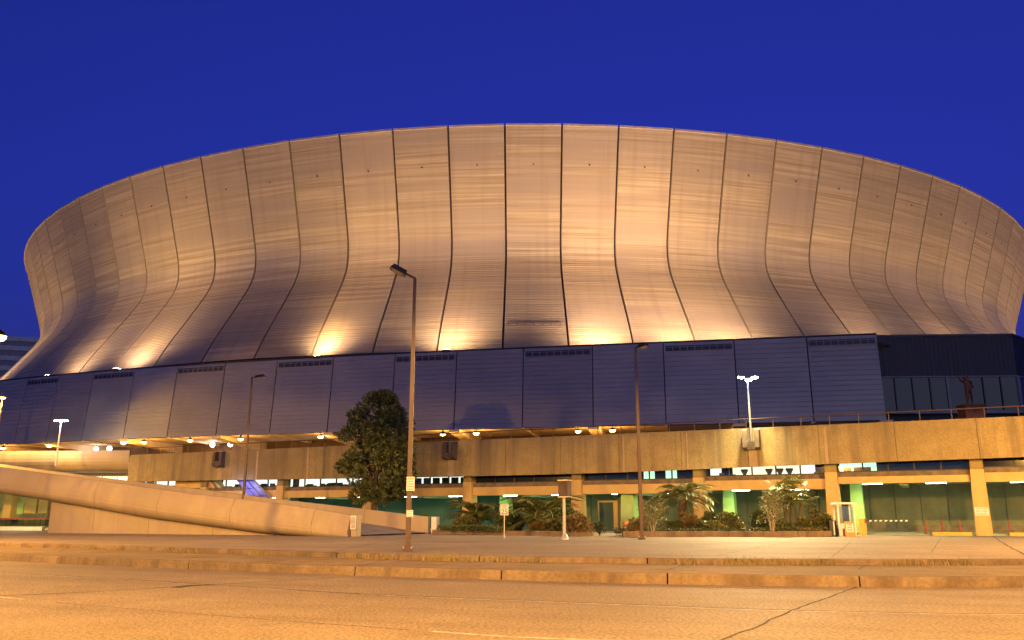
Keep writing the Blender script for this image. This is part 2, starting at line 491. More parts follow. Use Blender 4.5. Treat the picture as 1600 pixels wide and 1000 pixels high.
# ================================================================== stadium
AX, AY = 2.847, 196.36
stadium = empty('stadium', (AX, AY, 0))
tag(stadium, 'huge bowl shaped stadium with golden panelled drum flaring above a grey siding wall', 'stadium')
DTH = R(3.75)
T0 = -0.9519
prof_c = [(104, 46.98), (102.1, 41.05), (101.0, 37.5), (100.55, 36.1), (100.24, 35.0), (100.02, 34.0), (99.94, 33.0), (99.99, 32.0), (100.26, 30.95), (100.82, 29.75), (101.87, 28.1), (104.05, 25.05), (106.4, 21.8), (108.25, 18.9)]
pp = spline([(r, 0, z) for r, z in prof_c], .05)
prof = resample(pp, 104)                      # one entry per siding course
prof = [(p.x, p.z) for p in prof]
def panel_mesh():
    verts, faces, uvs = [], [], []
    gap = .12
    s = 0.0
    cosd, tand = cos(DTH / 2), math.tan(DTH / 2)
    for i in range(len(prof) - 1):
        (r0, z0), (r1, z1) = prof[i], prof[i + 1]
        d = Vector((r1 - r0, z1 - z0)); ln = d.length; d /= ln
        nr, nzz = -d.y, d.x                    # outward normal in (r,z)
        if nr < 0: nr, nzz = -nr, -nzz
        lap = .035
        w0 = r0 * cosd * tand - gap; w1 = r1 * cosd * tand - gap
        a = (r0 * cosd, z0); b = (r1 * cosd + nr * lap, z1 + nzz * lap); c = (r1 * cosd, z1)
        base = len(verts)
        for (rr, zz), w, sv in ((a, w0, s), (b, w1, s + ln), (c, w1, s + ln)):
            verts += [(-w, -rr, zz), (w, -rr, zz)]
            uvs += [(-w, sv), (w, sv)]
        faces += [(base, base + 2, base + 3, base + 1), (base + 2, base + 4, base + 5, base + 3)]
        s += ln
    # returns down into the seam
    for sgn in (-1, 1):
        base = len(verts)
        for (r0, z0) in prof[::4]:
            w = (r0 * cosd * tand - gap) * sgn
            verts += [(w, -r0 * cosd, z0), (w, -r0 * cosd + .5, z0)]
            uvs += [(w, 0), (w, .5)]
        nseg = len(prof[::4])
        for i in range(nseg - 1):
            q = (base + 2 * i, base + 2 * i + 1, base + 2 * i + 3, base + 2 * i + 2)
            faces.append(q if sgn > 0 else q[::-1])
    me = bpy.data.meshes.new('panel')
    me.from_pydata(verts, [], faces)
    uvl = me.uv_layers.new(name='UVMap')
    for lp in me.loops:
        uvl.data[lp.index].uv = uvs[lp.vertex_index]
    me.materials.append(M_dome)
    return me
pm = panel_mesh()
hole_b = MB()
hz_ = 42.55
def r_at(z):
    for (r0, z0), (r1, z1) in zip(prof, prof[1:]):
        if z1 <= z <= z0:
            return r0 + (r1 - r0) * (z0 - z) / (z0 - z1)
    return prof[-1][0]
hole_b.tube([(0, -r_at(hz_) - .04, hz_), (0, -r_at(hz_) - .13, hz_)] , .085, 8)
hm = hole_b.mesh('drain', M_black)
seam_b = MB()
rows = [[(0, 0, 0)] * 2 for _ in prof[::4]]
panels = {}
for k in range(-9, 36):
    o = link('panel', pm, stadium, (0, 0, 0), T0 + (k + .5) * DTH)
    panels[k] = o
    link('drain', hm, o)
# dark liner behind the seams, all the way round
b = MB()
liner = [(r - .32, z) for r, z in prof[::3]] + [(prof[-1][0] - .32, prof[-1][1])]
n = 96
b.add([((r) * sin(T0 + k * DTH), -(r) * cos(T0 + k * DTH), z) for r, z in liner for k in range(n)],
      [(i * n + k, (i + 1) * n + k, (i + 1) * n + (k + 1) % n, i * n + (k + 1) % n) for i in range(len(liner) - 1) for k in range(n)])
b.build('seam_liner', M_seam, stadium)
# rim flashing pieces and roof cap
for k in range(-9, 36):
    a0, a1 = T0 + k * DTH + .0012, T0 + (k + 1) * DTH - .0012
    b = MB()
    P = []
    for z in (46.9, 47.16):
        for rr, aa in ((104.1, a0), (104.1, a1), (103.4, a1), (103.4, a0)):
            P.append((rr * sin(aa), -rr * cos(aa), z))
    b.hexa(P)
    b.build('rim_flashing', M_rimcap, stadium)
b = MB()
rp = [(103.4, 46.9), (95, 50.5), (70, 57), (40, 61.5), (12, 63.3), (.01, 63.4)]
b.add([(r * sin(T0 + k * DTH), -r * cos(T0 + k * DTH), z) for r, z in rp for k in range(n)],
      [(i * n + k, i * n + (k + 1) % n, (i + 1) * n + (k + 1) % n, (i + 1) * n + k) for i in range(len(rp) - 1) for k in range(n)])
b.build('roof', M_roofgrey, stadium)
# the dark access strip and patch on one lower panel
b = MB()
rr = r_at(22.3) * cos(DTH / 2)
b.box(-3.2, 3.05, -rr - .16, -rr + .05, 22.22, 22.42)
for i in range(7):
    b.box(-3.0 + i * .95, -2.9 + i * .95, -rr - .2, -rr, 22.1, 22.5)
b.build('access_rail', M_bracket, panels[14])

# ---- lower wall of leaning siding panels
ZB, ZT = 10.22, 18.30
cpoly = (-1.49753523e-05, 7.15252279e-04, -2.13952179e-01, 8.48972605e+01)
WS = .985                             # wall curve scale
wy0 = lambda x: ((cpoly[0] * x + cpoly[1]) * x + cpoly[2]) * x + cpoly[3]
wy = lambda x: WS * wy0(x / WS)
WX = [-88.0, -82.0, -76.3, -71.0, -65.9, -60.95, -55.78, -50.41, -44.53, -38.69, -32.52, -26.12, -19.54, -12.6, -5.93, 1.03, 8.0, 14.93, 21.64, 28.29, 34.54]
WX = [x * WS for x in WX]
WP = [Vector((x, wy(x), 0)) for x in WX]
WN = normals2(WP)                     # points away from the camera (into the building)
LEAN = .75
S0V = Vector((AX, AY, 0))
def wall_pt(i, t, z):
    """point on panel i at fraction t along, height z"""
    p = WP[i].lerp(WP[i + 1], t)
    n = ((WP[i + 1] - WP[i]).normalized())
    n = Vector((-n.y, n.x, 0))
    return p + n * LEAN * (z - ZB) / (ZT - ZB) + Vector((0, 0, z)) - S0V, n
NROW = 17
for i in range(len(WX) - 1):
    L = (WP[i + 1] - WP[i]).length
    g = .055 / L
    b = MB()
    for j in range(NROW):
        z0 = ZB + (ZT - ZB) * j / NROW; z1 = ZB + (ZT - ZB) * (j + 1) / NROW
        a0, n_ = wall_pt(i, g, z0); a1, _ = wall_pt(i, 1 - g, z0)
        c0, _ = wall_pt(i, g, z1); c1, _ = wall_pt(i, 1 - g, z1)
        o = n_ * .075
        b.add([a0 - o, a1 - o, c1, c0, a0, a1], [(0, 1, 2, 3), (4, 5, 1, 0)])
    a0, n_ = wall_pt(i, g, ZB); a1, _ = wall_pt(i, 1 - g, ZB); c0, _ = wall_pt(i, g, ZT); c1, _ = wall_pt(i, 1 - g, ZT)
    bk = n_ * .14
    b.add([a0, c0, c0 + bk, a0 + bk], [(0, 1, 2, 3)]); b.add([a1, c1, c1 + bk, a1 + bk], [(3, 2, 1, 0)]); b.add([c0, c1, c1 + bk, c0 + bk], [(0, 1, 2, 3)])
    wp = b.build('wall_panel', M_wall, stadium)
    # dark backing
    b = MB()
    p0, _ = wall_pt(i, 0, ZB - .02); p1, _ = wall_pt(i, 1, ZB - .02); q0, _ = wall_pt(i, 0, ZT + .06); q1, _ = wall_pt(i, 1, ZT + .06)
    f, h = n_ * .16, n_ * .5
    b.hexa([p0 + f, p1 + f, p1 + h, p0 + h, q0 + f, q1 + f, q1 + h, q0 + h])
    b.build('wall_backing', M_darkmetal, stadium)
    if i % 2 == 1:
        # louvred vent high in every other panel
        nb = 9
        b = MB()
        zt, zb = ZT - .32, ZT - .86
        p0, _ = wall_pt(i, .03, zb); p1, _ = wall_pt(i, .97, zb); q0, _ = wall_pt(i, .03, zt); q1, _ = wall_pt(i, .97, zt)
        f, h = n_ * -.07, n_ * .03
        b.hexa([p0 + f, p1 + f, p1 + h, p0 + h, q0 + f, q1 + f, q1 + h, q0 + h])
        vent = b.build('vent', M_louvre, wp)
        vent.parent = wp
        b = MB()
        for k in range(nb + 1):
            t = .03 + .94 * k / nb
            p0, _ = wall_pt(i, t - .006, zb); p1, _ = wall_pt(i, t + .006, zb); q0, _ = wall_pt(i, t - .006, zt); q1, _ = wall_pt(i, t + .006, zt)
            f, h = n_ * -.10, n_ * -.03
            b.hexa([p0 + f, p1 + f, p1 + h, p0 + h, q0 + f, q1 + f, q1 + h, q0 + h])
        tag(b.build('vent_bar', M_mull, wp), kind='stuff')
# coping along the wall top, one length to each panel
for i in range(len(WX) - 1):
    p0, n_ = wall_pt(i, .002, ZT); p1, _ = wall_pt(i, .998, ZT)
    b = MB(); f, h = n_ * -.08, n_ * .5
    u0, u1 = Vector((0, 0, .065)), Vector((0, 0, .15))
    b.hexa([p0 + f + u0, p1 + f + u0, p1 + h + u0, p0 + h + u0, p0 + f + u1, p1 + f + u1, p1 + h + u1, p0 + h + u1])
    b.build('coping', M_darkmetal, stadium)
# gutter roof between wall and drum
b = MB(); rows = [[], []]
for i in range(len(WX)):
    p, n_ = wall_pt(min(i, len(WX) - 2), 0 if i < len(WX) - 1 else 1, ZT)
    p = p + n_ * .5
    d = Vector((p.x, p.y, 0)).normalized() * 106.5
    rows[0].append(Vector((p.x, p.y, 17.7))); rows[1].append(Vector((d.x, d.y, 17.9)))
for th in (22, 30, 40, 50, 62):
    a = R(th)
    rows[0].append(Vector((117 * sin(a), -117 * cos(a), 17.7))); rows[1].append(Vector((106.5 * sin(a), -106.5 * cos(a), 17.9)))
b.strip(rows); b.build('gutter_roof', M_roofgrey, stadium)
# soffit, beams, concourse wall
DEPTH = 9.0
def in_pt(i, d, z):
    i = min(i, len(WX) - 1)
    p = WP[i] + WN[i] * d
    return p - S0V + Vector((0, 0, z))
b = MB(); b.strip([[in_pt(i, .05, ZB + .02) for i in range(len(WX))], [in_pt(i, DEPTH, ZB + .02) for i in range(len(WX))]])
b.build('soffit', M_soffit, stadium)
for i in range(len(WX)):
    t = (WP[min(i + 1, len(WX) - 1)] - WP[max(i - 1, 0)]).normalized()
    b = MB()
    if i % 2 == 0:
        w, d0, d1 = .55, .28, 1.15
    else:
        w, d0, d1 = .12, .12, .3
    P = []
    for z0 in (0, 1):
        for dd, dep in ((.1, d0), (DEPTH, d1)):
            for s in ((-w, w) if dd < 1 else (w, -w)):
                P.append(in_pt(i, dd, ZB + .01 - (0 if z0 else dep)) + t * s)
    b.hexa(P)
    b.build('soffit_beam', M_soffit, stadium)
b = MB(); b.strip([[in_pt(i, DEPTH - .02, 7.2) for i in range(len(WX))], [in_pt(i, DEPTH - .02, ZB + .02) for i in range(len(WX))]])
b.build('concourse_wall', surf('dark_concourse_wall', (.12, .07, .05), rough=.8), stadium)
# lit shop windows in the concourse wall
for i in range(1, len(WX) - 1):
    a, c = in_pt(i, DEPTH - .12, 0), in_pt(i + 1, DEPTH - .12, 0)
    for k in range(4):
        x = (a.lerp(c, (k + .5) / 4) + S0V)
        if x.x > -9 or random.random() < .2 or x.x < -36:
            continue
        p, q = a.lerp(c, (k + .08) / 4), a.lerp(c, (k + .92) / 4)
        z0, z1 = 8.1, 8.9 + random.uniform(-.15, .1)
        b = MB(); b.add([p + Vector((0, 0, z0)), q + Vector((0, 0, z0)), q + Vector((0, 0, z1)), p + Vector((0, 0, z1))], [(0, 1, 2, 3)])
        b.build('shop_window', E_white if random.random() < .7 else E_warm, stadium)
# walls of the building under the drum (outside the picture)
b = MB()
b.add([(104 * sin(R(a)), -104 * cos(R(a)), z) for z in (0, 18.5) for a in range(25, 330, 5)], [(i, i + 61, i + 62, i + 1) for i in range(60)])
b.build('rear_wall', M_wall, stadium)

# ---- glazed entrance at the right
EP = [Vector((34.9, 79.9, 0)), Vector((48.0, 79.2, 0)), Vector((62, 91.5, 0))]
for e in range(2):
    A, B_ = EP[e], EP[e + 1]
    d = (B_ - A); L = d.length; d.normalize(); nn = Vector((-d.y, d.x, 0))
    z_low, z_mid, z_top = 11.45, 14.66, 18.6
    # corrugated upper band: ribs one by one
    b = MB()
    nr = int(L / .42)
    rows = [[], []]
    for k in range(nr * 4 + 1):
        t = k / (nr * 4) * L
        off = (.0, .0, .05, .05)[k % 4]
        for j, z in enumerate((z_mid, z_top)):
            rows[j].append(A + d * t + nn * off + Vector((0, 0, z)) - S0V)
    b.strip(rows)
    b.build('ribbed_fascia', M_louvre, stadium)
    npane = 8
    for k in range(npane):
        p, q = A + d * (L * k / npane + .07), A + d * (L * (k + 1) / npane - .07)
        b = MB(); f, h = nn * .05, nn * .09
        P = [p + f, q + f, q + h, p + h]
        b.hexa([v + Vector((0, 0, z_low)) - S0V for v in P] + [v + Vector((0, 0, z_mid)) - S0V for v in P])
        b.build('pane', M_glass, stadium)
    for k in range(npane + 1):
        w = .12 if k % 4 == 0 else .05
        c = A + d * (L * k / npane)
        b = MB(); P = [c - d * w - nn * .06, c + d * w - nn * .06, c + d * w + nn * .12, c - d * w + nn * .12]
        b.hexa([v + Vector((0, 0, z_low)) - S0V for v in P] + [v + Vector((0, 0, z_mid)) - S0V for v in P])
        b.build('mullion', M_mull if k % 4 == 0 else M_darkmetal, stadium)
    for z0, z1, m in ((z_low - .28, z_low, M_mull), (z_mid - .04, z_mid + .08, M_mull), (7.2, z_low - .28, M_black), (z_top, z_top + .2, M_darkmetal)):
        b = MB(); o = .1 if z1 - z0 < 1 else -.6
        P = [A - nn * o, B_ - nn * o, B_ + nn * (.3 + abs(o)), A + nn * (.3 + abs(o))]
        b.hexa([v + Vector((0, 0, z0)) - S0V for v in P] + [v + Vector((0, 0, z1)) - S0V for v in P])
        b.build('transom' if z1 - z0 < 1 else 'entrance_recess', m, stadium)

# ---- floodlights in the gutter, washing the drum from below
flood_dir = []
def flood(x, power, label, spill=.35, d_in=.12, group='floodlights along the wall top'):
    i = max(j for j in range(len(WX) - 1) if WX[j] <= x) if x > WX[0] else 0
    t = (x - WX[i]) / (WX[i + 1] - WX[i]) if x < WX[-1] else 1
    p, n_ = wall_pt(i, min(t, 1), ZT)
    q = p + n_ * d_in                                    # local to the drum axis
    r_ = Vector((q.x, q.y, 0)); k_ = min(r_.length, 111.4) / r_.length
    p = r_ * k_ + S0V
    return flood_at(p, power, label, group, spill)
def flood_at(p, power, label, group, spill=.35):
    root = empty('floodlight', (p.x, p.y, 17.68))
    tag(root, label, 'floodlight', group)
    ax = Vector((AX, AY, 0)) - Vector((p.x, p.y, 0)); ax.normalize()
    b = MB(); b.cbox((0, 0, .3), (.12, .12, .6)); b.build('bracket', M_darkmetal, root)
    rz = math.atan2(ax.y, ax.x) - pi / 2
    b = MB(); b.hexa([Vector(q) for q in [(-.35, -.22, .55), (.35, -.22, .55), (.35, .15, .55), (-.35, .15, .55), (-.42, -.3, .86), (.42, -.3, .86), (.42, .28, .86), (-.42, .28, .86)]])
    b.build('housing', M_darkmetal, root, rz=rz)
    b = MB(); b.cbox((0, 0, .875), (.7, .46, .02)); b.build('lens', E_flood, root, rz=rz)
    l = light('SPOT', 'flood_lamp', (0, 0, 1.0), power * .45, (1.0, .575, .12) if p.x < -15 else WARM, root, spot_size=R(96), spot_blend=1.0, shadow_soft_size=.35)
    l.rotation_euler = (ax * 4.5 + Vector((0, 0, 20))).to_track_quat('-Z', 'Y').to_euler()
    l = light('SPOT', 'flood_spill', (0, 0, 1.0), power * spill, SPILL, root, spot_size=R(150), spot_blend=1.0, shadow_soft_size=1.3)
    l.rotation_euler = (ax * 9 + Vector((0, 0, 17))).to_track_quat('-Z', 'Y').to_euler()
    return root
FL = [(-57.5, 7000), (-46.6, 10500), (-21.2, 11000), (-7.0, 9000), (9.6, 9500), (19.2, 8000), (26.8, 8500)]
FK = 1.0
for i, (x, p) in enumerate(FL):
    flood(x, p * FK, '%s floodlight from the left in the gutter on top of the grey wall' % ORD[i].capitalize(), .38 if x < -10 else .66)
for i, th in enumerate((-78, -68, -58, -49)):
    a = R(th); flood_at(Vector((AX + 111.4 * sin(a), AY - 111.4 * cos(a), 0)), 7000 * FK, '%s floodlight round the far left bend of the drum' % ORD[i].capitalize(), 'floodlights round the far left bend')
for i, th in enumerate((22, 31, 41, 52, 64)):
    a = R(th); flood_at(Vector((AX + 111.4 * sin(a), AY - 111.4 * cos(a), 0)), 8500 * FK, '%s floodlight round the far right bend of the drum' % ORD[i].capitalize(), 'floodlights round the far right bend')

# ---- sodium lamps under the soffit edge
SL = [-60, 5, 77, 193, 225, 297, 376, 501, 692, 744, 903, 957]
sodium_mesh = None
for i, px in enumerate(SL):
    X = 0.0
    for _ in range(30):
        Y = wy(X) + .75
        X = (px - 800) / 1317.8 * (Y * cos(PITCH) + (9.9 - EYE) * sin(PITCH))
    root = empty('soffit_lamp', (X, Y, 9.82))
    tag(root, 'lit sodium lamp under the wall edge, %s from the left' % ORD[i], 'lamp', 'lamps under the wall edge')
    b = MB(); b.lathe([(.05, .52), (.05, .3), (.2, .24), (.3, .1), (.32, .06)], n=14); b.build('shade', M_darkmetal, root)
    b = MB(); b.lathe([(.3, .06), (.29, -.02), (.2, -.12), (.04, -.15)], n=14); b.build('lens', E_sod, root, smooth=True)
    light('POINT', 'sodium_lamp', (0, 0, -.32), 150, SOD, root, shadow_soft_size=.2)
GL = [(150, 702), (171, 701), (332, 695), (360, 694)]
for i, (x, y) in enumerate(GL):
    p = atY(x, y, wy((x - 800) / 1318 * 100) + 6.5)
    root = empty('globe_lamp', p)
    tag(root, 'white globe lamp glowing in the concourse, %s from the left' % ORD[i], 'lamp', 'white globe lamps in the concourse')
    b = MB(); b.lathe([(.02, -.3), (.2, -.22), (.3, 0), (.2, .22), (.02, .3)], n=14); b.build('globe', E_globe, root, smooth=True)
    b = MB(); b.tube([(0, 0, .28), (0, 0, ZB - p.z)], .03, 6); b.build('stem', M_darkmetal, root)
    light('POINT', 'globe_light', (0, 0, -.45), 22, (1, .8, .6), root, shadow_soft_size=.3)

# ================================================================== parking garage under the plaza
GR = math.atan2(-.4382, .8989)
garage = empty('parking_garage', (0, 73.07, 0), GR)
tag(garage, 'two level concrete parking garage with ochre columns under a plaza parapet', 'garage')
gm = Matrix.Translation((0, 73.07, 0)) @ Matrix.Rotation(GR, 4, 'Z')
def G(u, y, z):
    return gm @ Vector((u, y, z))
ZPT = 8.25
def zpb(u):
    pts = [(-50, 5.36), (-37, 5.32), (-20, 5.2), (-6, 5.12), (4.4, 5.12), (11.3, 5.17), (20, 5.35), (26, 5.42), (32, 5.5), (38, 5.55), (60, 5.8)]
    for (a, p), (b_, q) in zip(pts, pts[1:]):
        if a <= u <= b_:
            return p + (q - p) * (u - a) / (b_ - a)
    return 5.2
# parapet panels
PJ = [-46.7] + [-46.7 + 5.12 * k for k in range(1, 21)]
for a, c in zip(PJ, PJ[1:]):
    b = MB()
    g = .012
    a_, c_ = a + g, c - g
    za, zc = zpb(a), zpb(c)
    b.hexa([(a_, 0, za), (c_, 0, zc), (c_, .35, zc), (a_, .35, za), (a_, 0, ZPT), (c_, 0, ZPT), (c_, .35, ZPT), (a_, .35, ZPT)])
    b.build('parapet_panel', M_agg, garage)
b = MB(); b.box(-46.6, 55.6, .36, .5, 5.9, ZPT - .05); b.build('parapet_backing', M_bracket, garage)
b = MB(); b.box(-46.7, 55.7, .5, 40, 6.2, 7.2); b.build('plaza_deck', M_rampshade, garage)
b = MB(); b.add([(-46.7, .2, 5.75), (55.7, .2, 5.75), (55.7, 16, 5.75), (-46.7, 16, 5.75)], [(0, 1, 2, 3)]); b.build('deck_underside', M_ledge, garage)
# parapet brackets with pale strip below
for u in (-33.3, -6.0, 20.2):
    b = MB()
    for s in (-1, 1):
        b.hexa([(u + s * .45 - .17, -.62, 6.75), (u + s * .45 + .17, -.62, 6.75), (u + s * .45 + .17, -.001, 6.55), (u + s * .45 - .17, -.001, 6.55),
                (u + s * .45 - .17, -.5, 8.05), (u + s * .45 + .17, -.5, 8.05), (u + s * .45 + .17, -.001, 8.2), (u + s * .45 - .17, -.001, 8.2)])
    b.box(u - .28, u + .28, -.55, -.002, 6.6, 7.2)
    b.build('bracket', M_bracket, garage)
    b = MB(); b.box(u - .3, u + .3, -.03, -.003, zpb(u) + .01, 6.55); b.build('pilaster', M_agglight, garage)
for u, w in ((-28.4, .12), (-22.0, .10), (10.0, .07), (25.45, .09), (15.2, .05)):
    b = MB(); b.box(u - w, u + w, -.016, -.002, zpb(u) + .02, ZPT - .12); b.build('pilaster', M_agglight, garage)
# handrail on the parapet
b = MB()
b.tube([(-46.5, .18, 8.95), (55.5, .18, 8.95)], .045, 8); b.build('rail', M_rail, garage)
for k in range(52):
    u = -46.2 + k * 2.0
    b = MB(); b.tube([(u, .18, ZPT - .02), (u, .18, 8.95)], .035, 6); b.build('rail_post', M_rail, garage)
# columns: wide ochre piers, slightly flared at the foot
CU = [-46.3, -36.1, -25.85, -15.35, -4.7, 5.6, 15.8, 25.55, 34.95, 45.2]
for u in CU:
    b = MB()
    w0, w1 = .5, .42
    yb = 1.75
    zt = 5.0 if u < 24 else 5.2
    zk = zt - .35
    b.hexa([(u - w0, .55, .3), (u + w0, .55, .3), (u + w0, yb, .3), (u - w0, yb, .3), (u - w1, .62, zk), (u + w1, .62, zk), (u + w1, yb - .1, zk), (u - w1, yb - .1, zk)])
    b.build('column', M_yellow, garage)
    b = MB(); b.box(u - w1 + .02, u + w1 - .02, .66, yb, zk, 5.78); b.build('shaded_column_head', M_agg, garage)  # darker column top: the parapet's shade put into its colour
# spandrel beams, ledges, window strips bay by bay
BEAM = {-5: (4.27, 3.5), -4: (4.27, 3.53), -3: (4.25, 3.52), -2: (4.15, 3.48), -1: (4.2, 3.47), 0: (4.2, 3.48), 1: (4.24, 3.5), 2: (4.4, 3.67), 3: (4.5, 4.02), 4: (4.62, 4.0)}
FLOORZ = .55
NLIGHT = 0
lit = {1: 'w', 2: 'w', 3: 'w', 4: 'dark', 5: 'g', 6: 'y', 7: 'g2', 8: 'dark'}
lit = {0: 'w', 1: 'w', 2: 'w', 3: 'sq', 4: 'dark', 5: 'g', 6: 'y', 7: 'g2', 8: 'dark'}
def ibox(name, parent, m, *a):
    b = MB(); b.box(*a); return b.build(name, m, parent)
for i in range(len(CU) - 1):
    a, c = CU[i] + .44, CU[i + 1] - .44
    if a < -47:
        continue
    key = i - 4
    zt, zb_ = BEAM.get(key, (4.27, 3.5))
    ibox('spandrel_beam', garage, M_yellow, a + .015, c - .015, .85, 1.35, zb_, zt)
    ibox('ledge', garage, M_ledge, a + .01, c - .01, 1.0, 1.6, zt + .003, zt + .34)
    wz0, wz1 = zt + .34, zpb((a + c) / 2) + .5
    ibox('window_sill', garage, M_darkmetal, a, c, 1.42, 1.6, wz0 + .003, wz0 + .09)
    ibox('garage_slab', garage, M_grceil, a - .4, c + .4, 1.36, 13, zb_ + .18, zb_ + .5)
    # mullions and panes
    kind = lit.get(i, 'dark')
    npn = 5
    for k in range(npn + 1):
        uu = a + (c - a) * k / npn
        ibox('mullion', garage, M_darkmetal, max(a + .005, uu - .05), min(c - .005, uu + .05), 1.46, 1.58, wz0 + .09, wz1)
    for k in range(npn):
        u0, u1 = a + (c - a) * k / npn + .05, a + (c - a) * (k + 1) / npn - .05
        ibox('pane', garage, M_clear if kind != 'dark' else M_glass, u0, u1, 1.51, 1.525, wz0 + .09, wz1)
    if kind != 'dark':
        E_ = {'w': E_white, 'sq': E_white, 'g': E_dim, 'y': E_warm, 'g2': E_green}[kind]
        # back wall of each room glows in place of lamps; unlit ones are black
        cells = 10
        for k in range(cells):
            u0, u1 = a + (c - a) * k / cells, a + (c - a) * (k + 1) / cells
            on = True
            if kind == 'g': on = k in (5, 7)
            if kind == 'g2': on = k in (0, 1, 2)
            if kind == 'y': on = k not in (1, 9)
            if kind == 'sq': on = k > 1
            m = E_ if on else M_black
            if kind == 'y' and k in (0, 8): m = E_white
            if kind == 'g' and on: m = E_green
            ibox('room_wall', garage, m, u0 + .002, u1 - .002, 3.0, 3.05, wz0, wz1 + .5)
        rnd = random.Random(i * 7 + 3)
        if kind == 'sq':
            for k in range(8):
                u0 = a + 1.9 + k * .98
                ibox('seat_back', garage, M_blackpaint, u0, u0 + .72, 2.0, 2.1, wz0 + .02, wz0 + .62)
        elif kind == 'w':
            for k in range(26):
                u0 = rnd.uniform(a + 1.3, c - .8)
                b = MB()
                h = rnd.uniform(.15, .42)
                b.prism([(u0, 2.1), (u0 + rnd.uniform(.3, .9), 2.1), (u0 + rnd.uniform(.2, .7), 2.3), (u0 + .05, 2.3)], wz0, wz0 + h)
                b.build('stored_goods', M_darkmetal, garage)
        elif kind == 'y':
            for k, (t, hh) in enumerate(((.1, .5), (.2, .3), (.245, .2), (.32, .55), (.53, .45), (.62, .55), (.70, .6), (.9, .4))):
                u0 = a + (c - a) * t
                b = MB()
                if k in (3, 5, 6, 4):
                    b.lathe([(.05, -.1), (.12, 0), (.3, .35), (.26, .42)], (u0, 2.2, wz0 + .12), 10)
                else:
                    b.box(u0, u0 + .35, 2.1, 2.4, wz0, wz0 + hh * .6)
                b.build('planter_pot', M_ledge, garage)
        elif kind == 'g2':
            for t, w in ((.04, .5), (.12, .8), (.2, .5)):
                u0 = a + (c - a) * t
                ibox('office_chair', garage, M_darkmetal, u0, u0 + w, 2.1, 2.4, wz0 + .05, wz0 + .4)
    # the second level is a dark hall behind the rooms
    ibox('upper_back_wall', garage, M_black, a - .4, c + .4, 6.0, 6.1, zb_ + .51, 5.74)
    # ground level back wall in tall panels
    depth = 9.5
    if i >= 4:
        npl = 5
        for k in range(npl):
            u0, u1 = CU[i] + (CU[i + 1] - CU[i]) * k / npl + .02, CU[i] + (CU[i + 1] - CU[i]) * (k + 1) / npl - .02
            ibox('back_wall_panel', garage, M_grwall, u0, u1, depth, depth + .2, FLOORZ - .1, zb_ + .18)
        ibox('wall_base_band', garage, M_ledge, CU[i] + .03, CU[i + 1] - .03, depth - .08, depth - .004, FLOORZ, FLOORZ + .5)
    else:
        ibox('back_wall_panel', garage, M_teal, CU[i] + .01, CU[i + 1] - .01, depth - (1.5 if i == 3 else 0), depth + .2, FLOORZ - .1, zb_ + .18)
    # inner row of green painted columns
    uc = CU[i] + 1.3
    if i in (4, 6, 7):
        b = MB(); b.hexa([(uc - .55, 5.2, FLOORZ - .1), (uc + .45, 5.2, FLOORZ - .1), (uc + .45, 6.4, FLOORZ - .1), (uc - .55, 6.4, FLOORZ - .1), (uc - .45, 5.3, zb_ + .18), (uc + .38, 5.3, zb_ + .18), (uc + .38, 6.3, zb_ + .18), (uc - .45, 6.3, zb_ + .18)])
        b.build('inner_column', M_green, garage)
    b = MB(); b.box((a + c) / 2 - .25, (a + c) / 2 + .25, 1.4, depth - .1, zb_ - .12, zb_ + .178); b.build('ceiling_rib', M_grceil, garage)
    # fluorescent fittings
    for k, t in enumerate((.25, .75)):
        uu, yy = a + (c - a) * t, 3.6
        root = empty('ceiling_light', G(uu, yy, zb_ + .1), GR)
        tag(root, 'lit fluorescent light on the garage ceiling, %s from the left' % ORD[NLIGHT], 'ceiling light', 'garage ceiling lights'); NLIGHT += 1
        b = MB(); b.box(-.75, .75, -.14, .14, 0, .075); b.build('fitting', M_white, root)
        b = MB(); b.tube([(-.68, 0, -.04), (.68, 0, -.04)], .045, 8); b.build('tube', E_tube, root)
        l = light('AREA', 'fluorescent', (0, 0, -.12), 34, GRN, root, shape='RECTANGLE', size=1.4, size_y=.25)
        l2 = light('POINT', 'fluorescent_glow', (0, -.3, -.35), 9, GRN, root, shadow_soft_size=.2)
ibox('garage_floor', garage, M_floor, -46.7, 55.7, .9, 9.5, FLOORZ - .3, FLOORZ)
# teal door beside the green column
ibox('door_frame', garage, M_yellow, 6.6, 8.35, 3.0, 3.2, FLOORZ, 3.0)
ibox('door', garage, M_teal, 6.75, 7.95, 2.93, 2.99, FLOORZ, 2.85)
ibox('partition', garage, M_grwall, 8.36, 9.6, 3.0, 3.2, FLOORZ, 3.55)
b = MB(); b.hexa([(9.05, 1.5, .4), (10.25, 1.5, .4), (10.25, 2.9, .4), (9.05, 2.9, .4), (9.15, 1.6, 3.66), (10.15, 1.6, 3.66), (10.15, 2.8, 3.66), (9.15, 2.8, 3.66)]); b.build('inner_column', M_green, garage)
